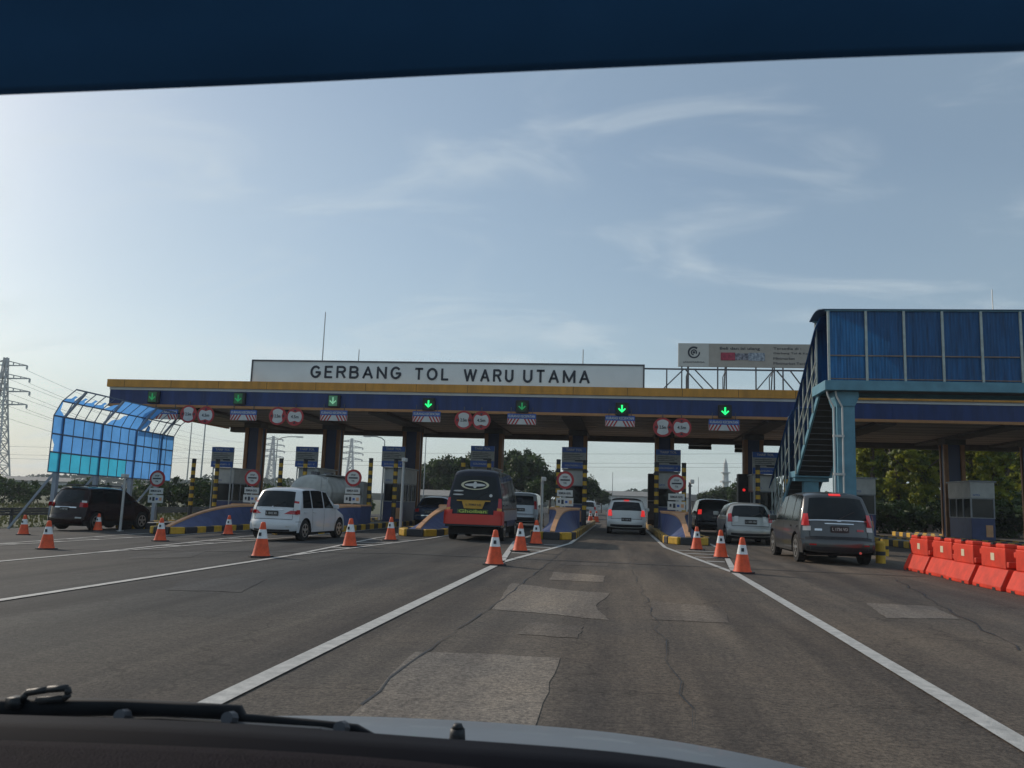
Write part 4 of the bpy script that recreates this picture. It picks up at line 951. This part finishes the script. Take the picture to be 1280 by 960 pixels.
    def rear(s, name, z0, z1, va, vb, m_, eps=.006, rearside=True, parent=None):
        """patch on the tail; va, vb numbers or (at z0, at z1)"""
        i0, i1 = s.idx(z0, rearside), s.idx(z1, rearside)
        if i0 > i1: i0, i1 = i1, i0
        nr = max(1, int(math.ceil((i1-i0)/.7)))
        if not isinstance(va, tuple): va = (va, va)
        if not isinstance(vb, tuple): vb = (vb, vb)
        rows = []
        for q in range(nr+1):
            t = q/nr; i = i0+(i1-i0)*t; a = va[0]*(1-t)+va[1]*t; c = vb[0]*(1-t)+vb[1]*t; N = 10
            rows.append([s.S(i, a+(c-a)*k/N, eps) for k in range(N+1)])
        return MB().grid(rows).build(name, m_, parent or s.r, smooth=True)
    def sidep(s, name, y0, y1, z0, ztop, m_, sg_, eps=.006, parent=None, skew0=0, skew1=0):
        """ztop: number or None (follows roof edge). skew: y shift at top"""
        rows = []; N = 12
        for k in range(N+1):
            t = k/N; row = []
            for j in range(6):
                u = j/5; y = (y0+skew0*u)*(1-t)+(y1+skew1*u)*t
                ze = ztop if ztop is not None else s.edge(y)-.09
                row.append(s.side(y, z0+(max(ze, z0+.02)-z0)*u, sg_, eps))
            rows.append(row if sg_ < 0 else row[::-1])
        return MB().grid(rows).build(name, m_, parent or s.r, smooth=True)
    def edge(s, y):
        n = len(s.pr)
        for i in range(n-1):
            a, b_ = s.pr[i], s.pr[i+1]
            if a[0] <= y <= b_[0] and b_[0] > a[0]: return a[1]+(b_[1]-a[1])*(y-a[0])/(b_[0]-a[0])
        return s.H*.5
    def yat(s, z): return s.pr[int(s.idx(z))][0]
    def common(s, side_w, z_rw=(1.08, 1.5), plate=None, lights=None, brake=False, high=False, plate_m=None, bump=None, vw=.86, digits='L 1842 XR', seam=True):
        rg = s.rear('rear_window', z_rw[0], z_rw[1], (-vw, -vw+.05), (vw, vw-.05), GLS)
        b = MB(); y = s.yat(z_rw[0]); q0 = s.S(s.idx(z_rw[0]), .0, .02); q1 = s.S(s.idx(z_rw[0]+(z_rw[1]-z_rw[0])*.35), .5, .02); b.bar(q0, q1, .018); b.build('rear_wiper', BLK2, s.r)
        for sg_ in (-1, 1):
            for w_ in side_w: s.sidep('side_window', w_[0], w_[1], s.belt+.03, None, GLS, sg_, skew0=w_[2] if len(w_) > 2 else 0, skew1=w_[3] if len(w_) > 3 else 0)
            ym = side_w[-1][1]-.15; b = MB(); b.box((sg_*(s.W/2+.10), ym, s.belt+.08), (.2, .09, .15)); b.build('wing_mirror', s.pt, s.r, bevel=.03)
            for w_ in side_w[:2]:
                b = MB(); hy = w_[0]+.12; p = s.side(hy, s.belt-.10, sg_, .012); b.box(p, (.03, .17, .035)); b.build('door_handle', s.pt, s.r)
            ys = side_w[0][1]+.03 if len(side_w) > 2 else side_w[0][0]
            b = MB()
            for yy in [w_[1]+.035 for w_ in side_w[-2:]]+[side_w[-2][0]-.03]:
                rr = [s.side(yy+d, z, sg_, .003) for z in [s.zlow(yy)+.03+(s.belt-s.zlow(yy)-.03)*k/6 for k in range(7)] for d in (0, .012)]
                b.grid([rr[k:k+2] for k in range(0, len(rr), 2)])
            b.build('door_seam', UND, s.r)
            s.rear('headlight', s.H*.36, s.H*.42, .62*sg_, .9*sg_, LWHT, rearside=False)
        wi = s.idx(s.belt+.06, False); s.rear('windscreen', s.belt+.06, s.H-.1, -.84, .84, GLS, rearside=False)
        if plate:
            i = s.idx(plate); p = s.S(i, 0, .03); pl = MB().box(p, (.42 if not plate_m else .5, .02, .15)).build('number_plate', plate_m or PLT, s.r)
            text('digits', digits, DWHT if not plate_m else INK, pl, (p.x, p.y-.014, p.z), width=.36, height=.07, bold=.01)
        if seam:
            zt_ = z_rw[0]-.03
            for v_ in (-.83, .83): s.rear('tailgate_seam', .66, zt_, v_-.006, v_+.006, UND, .004)
            s.rear('tailgate_seam', .655, .668, -.83, .83, UND, .005)
            for sg_ in (-1, 1):
                pp = s.side(.28, .60, sg_, .003); b = MB(); b.grid([[s.side(y, z, sg_, .003) for z in (.585, .597)] for y in (.12, .2, .3, .38)]); b.build('bumper_seam', UND, s.r)
        if bump: s.rear('bumper_recess', bump[0], bump[1], -.75, .75, bump[2], .008)
def mpv_prof(L, H, r0=.5, hood=1.02, nose=.72, ws=None):
    return [(.05, .28), (0, .34), (-.01, .56), (.05, .63), (.075, .66), (.09, .80), (.13, 1.0), (r0*.55, H*.78), (r0, H-.07), (r0+.35, H-.015), (L*.42, H), (L*.58, H-.06), (L*.76, hood+.03), (L*.82, hood-.03), (L-.28, nose+.12), (L-.06, nose-.1), (L, .34)]
# white minivan
p0 = G(336, 680); q = G(423, 674)
c = Car('minivan', 'white minivan with dark rear window waiting in the second visible lane', 'minivan', (p0.x-.66, p0.y+1.5, p0.z), R(-5), 4.15, 1.66, 1.66, mpv_prof(4.15, 1.66, .46, .98), paint('paint_white', (.62, .64, .66)), tum=.80, group=None)
WV = c; wav = c.r; wav.scale = (.95, .95, .95)
c.common([(.55, 1.15, .12, 0), (1.22, 2.0), (2.08, 2.85, 0, -.5)], (1.03, 1.52), .83, digits='L 1842 XR')
for sg_ in (-1, 1):
    c.rear('tail_light', .82, .93, (.50*sg_, .74*sg_), .995*sg_, LRED, .008); c.rear('tail_light_upper', .935, 1.17, .84*sg_, .995*sg_, LWHT, .008); c.rear('tail_light_top', 1.17, 1.24, .84*sg_, .995*sg_, LRED, .008); c.sidep('tail_light_side', .16, .34, .82, .95, LRED, sg_); c.rear('bumper_reflector', .42, .46, .66*sg_, .86*sg_, LWHT, .006)
c.rear('number_plate_garnish', .93, .955, -.45, .45, CHR, .012); c.rear('emblem', 1.0, 1.05, -.05, .05, CHR, .012); c.rear('lower_bumper', .29, .35, -.8, .8, BLK2, .008)
# innova-like grey minivan
a = G(1003, 704); b_ = G(1099, 709); px_ = (a.x+b_.x)/2
c = Car('minivan', 'dark grey minivan with chrome trim waiting under the footbridge stairs', 'minivan', (px_, 21.0, 0), R(1.5), 4.58, 1.77, 1.76, mpv_prof(4.58, 1.76, .50), mat('paint_dark_grey', (.085, .085, .085), .3, metal=.6, var=.04, coat=.6), tum=.79, rw=.34, wy=(.85, 3.6))
gm = c
c.common([(.6, 1.2, .12, 0), (1.28, 2.15), (2.23, 3.1, 0, -.5)], (1.08, 1.60), .84, digits='L 1736 VD', vw=.9)
for sg_ in (-1, 1):
    c.rear('tail_light', .92, 1.22, (.83*sg_, .88*sg_), .995*sg_, LBRK if 0 else mat('lamp_pink', (.62, .05, .055), .2, coat=.6, emit=.05), .008); c.rear('tail_light_lower', .80, .91, .80*sg_, .995*sg_, LWHT, .008); c.sidep('tail_light_side', .16, .30, .92, 1.2, mat('lamp_pink', (.75, .08, .09), .2), sg_)
    c.rear('badge', .80, .85, .5*sg_, .7*sg_, CHR if sg_ < 0 else LRED, .01)
    c.rear('bumper_reflector', .45, .49, .7*sg_, .88*sg_, LRED, .008)
c.rear('chrome_strip', .96, .985, -.42, .42, CHR, .014); c.rear('high_brake_light', 1.64, 1.69, -.2, .2, LBRK, .012); c.rear('bumper_line', .60, .66, -.96, .96, BLK2, .006); c.rear('emblem', 1.02, 1.055, -.06, .06, CHR, .014)
c.rear('lower_bumper', .32, .42, -.96, .96, BLK2, .006); c.rear('window_sill', 1.04, 1.065, -.9, .9, CHR, .01)
MB().tube((.45, .02, .3), (.45, .3, .3), .03, .03, 10).build('exhaust_pipe', CHR, c.r)
# black suv left
a = G(84, 666)
c = Car('suv', 'dark maroon suv with roof rails in the leftmost lane beside the blue screen', 'suv', (a.x-1.5, a.y+1.7, a.z-.03), R(-7), 4.7, 1.84, 1.82, mpv_prof(4.7, 1.82, .45, 1.15, .85), paint('paint_maroon', (.018, .007, .007), rough=.2), zs=.42, belt=1.1, rw=.38, wy=(.95, 3.75), tum=.8)
c.common([(.6, 1.3, .1, 0), (1.38, 2.2), (2.28, 3.15, 0, -.5)], (1.15, 1.66), .88, digits='L 1907 KB')
for sg_ in (-1, 1):
    c.rear('tail_light', .98, 1.17, .74*sg_, .99*sg_, LRED, .008); c.rear('tail_light_top', 1.17, 1.25, .80*sg_, .99*sg_, LWHT, .008); c.sidep('tail_light_side', .14, .38, .98, 1.15, LRED, sg_)
    MB().path([(sg_*.62, .7, 1.83), (sg_*.62, .8, 1.88), (sg_*.62, 2.5, 1.87), (sg_*.62, 2.6, 1.8)], .02).build('roof_rail', STL, c.r); c.rear('bumper_reflector', .52, .58, .7*sg_, .95*sg_, DWHT, .008)
c.r.scale = (.94, .94, .94); c.rear('chrome_strip', .93, .98, -.62, .62, CHR, .014); c.rear('rear_spoiler', 1.70, 1.76, -.9, .9, BLK, .05)
# minibus
a = G(583, 678)
ML = paint('paint_black_blue', (.012, .016, .028), rough=.25)
c = Car('minibus', 'black minibus with red rear bumper and oval window sticker', 'minibus', (a.x, 25.2, 0), R(0), 4.7, 1.78, 2.22, [(0, .45), (.01, .62), (.03, .84), (.10, .95), (.16, 1.15), (.34, 1.75), (.46, 2.1), (.62, 2.19), (1.0, 2.22), (3.3, 2.2), (3.8, 2.08), (4.3, 1.3), (4.5, 1.1), (4.68, .8), (4.7, .45)], ML, zs=.42, belt=1.2, rw=.33, wy=(1.0, 3.7), tum=.76, plan=.97, bul=.07)
MBX = c
c.common([(.55, 1.25, .15, 0), (1.32, 2.1), (2.18, 3.0), (3.08, 3.85, 0, -.3)], (1.24, 1.98), None, vw=.93, seam=False)
for sg_ in (-1, 1):
    c.rear('tail_light', 1.02, 1.32, (.86*sg_, .9*sg_), .995*sg_, LRED, .008); c.rear('indicator', .93, 1.02, .84*sg_, .995*sg_, LAMB, .008)
    c.sidep('side_stripe', .5, 4.2, .62, .95, mat('paint_silver', (.38, .38, .38), .3, metal=.5), sg_, .004); c.sidep('lower_side', .5, .66, .45, .6, KY, sg_, .008)
RP = paint('paint_red', (.55, .045, .03))
c.rear('rear_bumper', .50, .80, -1, 1, RP, .05); c.sidep('bumper_side', .05, .5, .50, .9, RP, -1, .03); c.sidep('bumper_side', .05, .5, .50, .9, RP, 1, .03)
c.rear('bumper_corner', .80, .93, -1, -.74, RP, .045); c.rear('bumper_corner', .80, .93, .74, 1, RP, .045)
pl = MB(); q = c.S(c.idx(1.08), 0, .03); pl.prism([(-.36, q.y-.02, 1.20), (.36, q.y-.02, 1.20), (.28, q.y-.05, .98), (-.28, q.y-.05, .98)], (0, .03, 0)); pl.bx(-.52, .52, q.y-.03, q.y+.02, 1.2, 1.235)
pl = pl.build('number_plate', mat('plate_yellow', (.55, .30, .03), .5, var=.2), c.r); text('digits', 'L 7083 UJ', INK, pl, (0, q.y-.05, 1.09), width=.46, height=.08, bold=.01)
q = c.S(c.idx(.88), 0, .04); st = MB().bx(-.48, .48, q.y-.02, q.y, .84, .955).build('name_strip', mat('strip_green', (.07, .12, .03), .5), c.r); text('lettering', 'Ghoiban', mat('lettering_lime', (.5, .6, .12), .5), st, (0, q.y-.028, .9), width=.86, height=.1, bold=.02)
# oval sticker on the slanted glass
i0 = int(c.idx(1.72)); rows = []
ctr = Vector((0, c.pr[i0][0], c.pr[i0][1])); nxt = Vector((0, *c.pr[i0+2])); upv = (nxt-ctr).normalized(); nv = Vector((1, 0, 0)).cross(upv).normalized()
def oval(name, rx, rz, off, m_, x0=0, z_=0, inner=0):
    base = ctr+upv*z_+nv*off+Vector((x0, 0, 0)); n = 28; b = MB()
    for k in range(n):
        a1, a2 = 2*math.pi*k/n, 2*math.pi*(k+1)/n
        f = lambda a_, s_: base+Vector((1, 0, 0))*rx*s_*math.cos(a_)+upv*rz*s_*math.sin(a_)
        b.face([f(a1, inner), f(a1, 1), f(a2, 1), f(a2, inner)] if inner else [base, f(a1, 1), f(a2, 1)])
    return b.build(name, m_, c.r)
oval('oval_sticker', .44, .155, .045, mat('sticker_cream', (.62, .58, .40), .5), inner=.82); oval('oval_sticker', .33, .05, .045, SW); oval('oval_sticker', .06, .11, .05, SW); oval('small_sticker', .05, .05, .04, DWHT, .52, -.33); oval('small_sticker', .16, .025, .04, DWHT, -.5, -.2); oval('small_sticker', .17, .025, .04, DWHT, -.5, -.32)
# white hatchback ahead
c = Car('hatchback', 'white hatchback with black roof and lit brake lights in the middle lane', 'hatchback', (.28, 36.2, 0), 0, 3.8, 1.70, 1.55, mpv_prof(3.8, 1.55, .42, 1.0), paint('paint_pearl', (.66, .66, .63)), tum=.78, wy=(.65, 3.1), bul=.14)
hb = c
c.common([(.5, .95, .1, 0), (1.0, 1.75), (1.83, 2.6, 0, -.5)], (1.02, 1.38), .62, digits='W 1150 YL', vw=.84)
for sg_ in (-1, 1): c.rear('tail_light', .78, 1.05, (.78*sg_, .84*sg_), .99*sg_, LBRK, .01)
c.rear('high_brake_light', 1.41, 1.45, -.16, .16, LBRK, .03); c.rear('roof_spoiler', 1.46, 1.52, -.92, .92, BLK, .03)
rows = [[c.S(i, v, .006) for v in (-.97, -.6, -.2, .2, .6, .97)] for i in range(int(c.idx(1.49)), int(c.idx(1.49))+26)]
MB().grid(rows).build('black_roof', BLK, c.r, smooth=True); c.rear('lower_bumper', .31, .42, -.9, .9, BLK2, .006)
# silver hatchback right
a = G(932, 681)
c = Car('hatchback', 'silver hatchback between the grey minivan and the middle lane island', 'hatchback', (4.62, 30.6, 0), R(0), 3.9, 1.69, 1.50, mpv_prof(3.9, 1.50, .55, .98), paint('paint_silver_car', (.40, .40, .38), metal=.3), tum=.74, wy=(.65, 3.15), bul=.14)
c.common([(.6, 1.0, .12, 0), (1.07, 1.8), (1.88, 2.65, 0, -.5)], (.98, 1.38), .80, digits='L 1305 HN', vw=.86)
for sg_ in (-1, 1): c.rear('tail_light', .80, 1.12, (.80*sg_, .86*sg_), .99*sg_, LRED, .01); c.rear('reverse_light', .80, 1.0, .55*sg_, .72*sg_, LWHT, .008)
c.rear('lower_bumper', .31, .40, -.9, .9, BLK2, .006)
# black suv right
c = Car('suv', 'black suv ahead of the silver hatchback with lit brake light', 'suv', (4.5, 40.5, 0), 0, 4.4, 1.78, 1.70, mpv_prof(4.4, 1.7, .5, 1.05), paint('paint_black', (.012, .012, .014), rough=.22), tum=.78, zs=.3, wy=(.8, 3.5))
c.common([(.6, 1.2, .12, 0), (1.28, 2.1), (2.18, 3.0, 0, -.5)], (1.1, 1.52), .8, digits='L 1521 QP')
for sg_ in (-1, 1): c.rear('tail_light', .95, 1.18, .80*sg_, .99*sg_, LBRK, .01)
# silver suv left of middle island
c = Car('suv', 'silver suv ahead of the minibus, left of the middle lane island', 'suv', (-4.75, 40.0, 0), 0, 4.2, 1.68, 1.70, mpv_prof(4.2, 1.7, .4, 1.05), paint('paint_silver_suv', (.42, .44, .46), metal=.3), tum=.82, wy=(.75, 3.35))
c.common([(.55, 1.15, .12, 0), (1.22, 2.0), (2.08, 2.9, 0, -.5)], (1.08, 1.52), .85, digits='L 1668 EC')
for sg_ in (-1, 1): c.rear('tail_light', .9, 1.3, .85*sg_, .99*sg_, LRED, .01)
c.rear('lower_bumper', .32, .5, -.9, .9, BLK2, .006)
# blue sedan
c = Car('car', 'dark blue car beyond the curved kerb left of the minibus', 'car', (-9.35, 40.5, gz(-9.3)), R(0), 4.2, 1.68, 1.48, [(0, .32), (.02, .6), (.06, .9), (.3, .98), (.55, 1.02), (1.1, 1.42), (1.6, 1.48), (2.3, 1.44), (3.1, .98), (3.9, .82), (4.15, .6), (4.2, .34)], paint('paint_blue', (.03, .045, .08), rough=.25), tum=.76, belt=.9, wy=(.8, 3.3))
c.common([(1.0, 1.75, .2, 0), (1.83, 2.75, 0, -.5)], (1.03, 1.40), .7, digits='L 1432 TK', vw=.8)
for sg_ in (-1, 1): c.rear('tail_light', .7, .86, .7*sg_, .99*sg_, LRED, .01)
c.rear('bumper_strip', .5, .55, -.95, .95, CHR, .008)
# far silver car
c = Car('car', 'small silver car driving off beyond the middle island, left of the hatchback', 'car', (-2.7, 68, 0), 0, 4.0, 1.66, 1.5, mpv_prof(4, 1.5, .45, 1.0), MATS['paint_silver_car'], tum=.78, wy=(.7, 3.2))
c.common([(.55, 1.1, .12, 0), (1.2, 2.0), (2.08, 2.8, 0, -.5)], (1.0, 1.38), .7)
for sg_ in (-1, 1): c.rear('tail_light', .8, 1.05, .8*sg_, .99*sg_, LRED, .01)
# tanker
tk = thing('tanker_truck', 'small truck with a pale cylindrical tank behind the white minivan', 'truck', (-13.95, 36.3, gz(-14)))
TW = mat('tank_white', (.50, .50, .47), .4, var=.2, scale=2); n = 28
rows = []
for y, k in ((0, .0), (-.0, .5), (.03, .85), (.10, .97), (.2, 1), (4.6, 1), (4.8, .8), (4.85, 0)):
    rows.append([(1.0*k*math.cos(2*math.pi*i/n), y, 1.63+.78*k*math.sin(2*math.pi*i/n)) for i in range(n+1)])
MB().grid(rows[::-1]).build('tank', TW, tk, smooth=True)
b = MB()
for y in (.25, 2.2, 4.4):
    rr = [[(1.015*math.cos(2*math.pi*i/n), yy, 1.63+.795*math.sin(2*math.pi*i/n)) for i in range(n+1)] for yy in (y, y+.07)]; b.grid(rr)
b.build('tank_band', GAL, tk); MB().bx(-.45, .45, .8, 4.2, 2.4, 2.46).build('walkway', GAL, tk); MB().tube((0, .6, 2.4), (0, .6, 2.55), .2, .2, 12).build('hatch', STL, tk); MB().tube((0, 2.4, 2.4), (0, 2.4, 2.56), .22, .22, 12).build('hatch', STL, tk)
MB().bx(-.9, .9, .3, 4.9, .7, .88).build('chassis', STL, tk)
cab = MB().prism([(-.95, 5.0, .6), (-.95, 6.6, .6), (-.95, 6.6, 1.4), (-.95, 6.35, 2.2), (-.95, 5.0, 2.25)], (1.9, 0, 0)).build('cab', DWHT, tk, bevel=.05); MB().bx(-.7, .7, 4.985, 4.997, 1.5, 2.0).build('rear_glass', GLS, cab)
for y in (1.2, 5.7):
    for s_ in (-1, 1): MB().tube((s_*.93, y, .42), (s_*.6, y, .42), .42, .42, 22).build('wheel', TYRE, tk)
MB().bx(-.95, .95, .1, .2, .55, .7).build('rear_bumper', STL, tk)
for s_ in (-1, 1): MB().bx(s_*.85-.1, s_*.85+.1, .07, .098, .56, .69).build('tail_light', LRED, tk)
b = MB(); b.bar((.55, -.05, .8), (.55, -.05, 2.3), .03); b.bar((.85, -.05, .8), (.85, -.05, 2.3), .03)
for k in range(6): b.bar((.55, -.05, .95+k*.25), (.85, -.05, .95+k*.25), .025)
b.build('ladder', GAL, tk)

# ------------------------------------------------------------------ the car the picture is taken from
own = thing('car', 'dashboard, wiper and silver bonnet of the car the picture is taken from', 'car', (0, 0, 0))
DASH = mat('dashboard_plastic', (.012, .008, .013), .85, var=.25, scale=30, bump=.7, bscale=420, spec=.08); VIS = mat('windscreen_tint_navy', (.035, .12, .28), .8, var=.15, scale=3, spec=.1)
def ribbon(px, Ya_, dirs, nm, m_, smooth=True, solid=.01):
    """px: pixel polyline at distance Ya_; dirs: list of (dy,dz) offsets swept from it"""
    rows = []
    base = [P(x, y, Ya_) for x, y in px]
    for dy_, dz_ in dirs: rows.append([p+Vector((0, dy_, dz_)) for p in base])
    solid = min(solid, .003)
    o = MB().grid(rows).build(nm, m_, own, smooth=smooth); md = o.modifiers.new('s', 'SOLIDIFY'); md.thickness = solid; md.offset = -1; return o
def interp(pts, n=24):
    o = []
    for i in range(n+1):
        x = pts[0][0]+(pts[-1][0]-pts[0][0])*i/n
        for a, b in zip(pts[:-1], pts[1:]):
            if a[0] <= x <= b[0] or b is pts[-1]:
                t = (x-a[0])/(b[0]-a[0]); o.append((x, a[1]+(b[1]-a[1])*t)); break
    for k in range(2): o = [o[0]]+[(b[0], (a[1]+2*b[1]+c[1])/4) for a, b, c in zip(o, o[1:], o[2:])]+[o[-1]]
    return o
top = interp([(-120, 121), (0, 116), (250, 106), (430, 98), (510, 93), (800, 80), (1020, 70), (1280, 61), (1420, 57)])
ribbon(top, .62, [(.004, .0), (-.004, .004), (-.03, .03), (-.08, .08), (-.16, .15), (-.26, .21), (-.4, .24)], 'windscreen_top_band', VIS, solid=.006)
dash = interp([(-120, 925), (0, 930), (160, 934), (330, 942), (470, 951), (600, 964), (760, 984), (1000, 1020), (1400, 1080)])
ribbon(dash, .70, [(.0, -.25), (.01, -.02), (.0, .0), (-.03, .004), (-.1, .0), (-.3, -.02), (-.4, -.1)], 'dashboard', DASH)
cowl = interp([(-120, 893), (0, 897), (150, 901), (300, 908), (450, 919), (560, 928), (700, 937), (850, 951), (1010, 985), (1400, 1050)])
ribbon(cowl, .84, [(.02, -.15), (.01, -.02), (0, 0), (-.03, -.004), (-.14, -.09)], 'cowl', mat('cowl_black', (.006, .007, .012), .8, var=.2, spec=.1))
hood = interp([(-200, 908), (200, 899), (400, 896), (480, 898), (620, 905), (760, 916), (880, 934), (960, 950), (1050, 972), (1250, 1040)], 30)
ribbon(hood, 1.55, [(.25, -.30), (.08, -.06), (.03, -.012), (0, 0), (-.08, .002), (-.25, .016), (-.45, .036), (-.68, .050), (-.72, .02)], 'bonnet', mat('paint_bonnet', (.20, .215, .23), .45, metal=.3, var=.05, scale=4, coat=.1), solid=.02)
b = MB()
wpx = [(-60, 886, 15), (0, 886, 15), (90, 884, 12), (150, 884, 11), (230, 887, 10), (300, 891, 10), (306, 900, 8), (380, 905, 7), (446, 912, 7), (470, 922, 4), (540, 938, 3)]
wr = []
for x0_, y0_, r0_ in wpx:
    q = P(x0_, y0_, .95); rr = r0_*.95/F; wr.append([q+Vector((0, rr*.8*math.cos(t_*math.pi/6), rr*max(-.9, min(.85, 1.25*math.sin(t_*math.pi/6))))) for t_ in range(13)])
b.grid(wr)
arm = b.build('wiper_arm', mat('wiper_black', (.012, .012, .014), .7, var=.3, scale=20, spec=.25), own, smooth=True)
b = MB()
for (x0_, y0_), (x1_, y1_) in (((-60, 905), (200, 905)), ((200, 905), (400, 918)), ((400, 918), (545, 944))): b.bar(P(x0_, y0_, .93), P(x1_, y1_, .93), .008, .014)
b.build('wiper_blade', mat('rubber', (.012, .012, .012), .5), own)
b = MB(); b.path([P(26, 876, .94), P(34, 866, .94), P(60, 862, .94), P(84, 860, .94), P(86, 868, .94), P(80, 873, .94), P(46, 876, .94)], .004, 8); b.box(P(20, 878, .94), (.016, .016, .012)); b.build('wiper_clip', BLK2, own, smooth=True)
for x, y in ((156, 896), (289, 899), (428, 911)): q = P(x, y, .935); MB().tube(q, q+Vector((0, -.012, .004)), .009, .007, 10).build('wiper_joint', STL, own)
q = P(572, 914, 1.3); nz = MB(); nz.tube(q+Vector((0, 0, -.012)), q+Vector((0, 0, .004)), .0125, .011, 12); nz.tube(q+Vector((0, 0, .004)), q+Vector((0, 0, .011)), .0095, .006, 12); nz.build('washer_nozzle', BLK2, own, smooth=True)
bpy.context.view_layer.update()

# ------------------------------------------------------------------ haze
HZ = bpy.data.materials.new('haze_air'); HZ.use_nodes = True; t = HZ.node_tree; t.nodes.clear()
oo = t.nodes.new('ShaderNodeOutputMaterial'); pv = t.nodes.new('ShaderNodeVolumePrincipled'); pv.inputs['Color'].default_value = (.86, .92, 1, 1); pv.inputs['Density'].default_value = .00045; pv.inputs['Anisotropy'].default_value = .1
t.links.new(pv.outputs[0], oo.inputs['Volume'])
setp(MB().bx(-620, 620, -40, 700, -2.0, 64).build('haze', HZ), 'thin pale haze in the air over the whole road and the far fields', 'haze', kind='stuff')
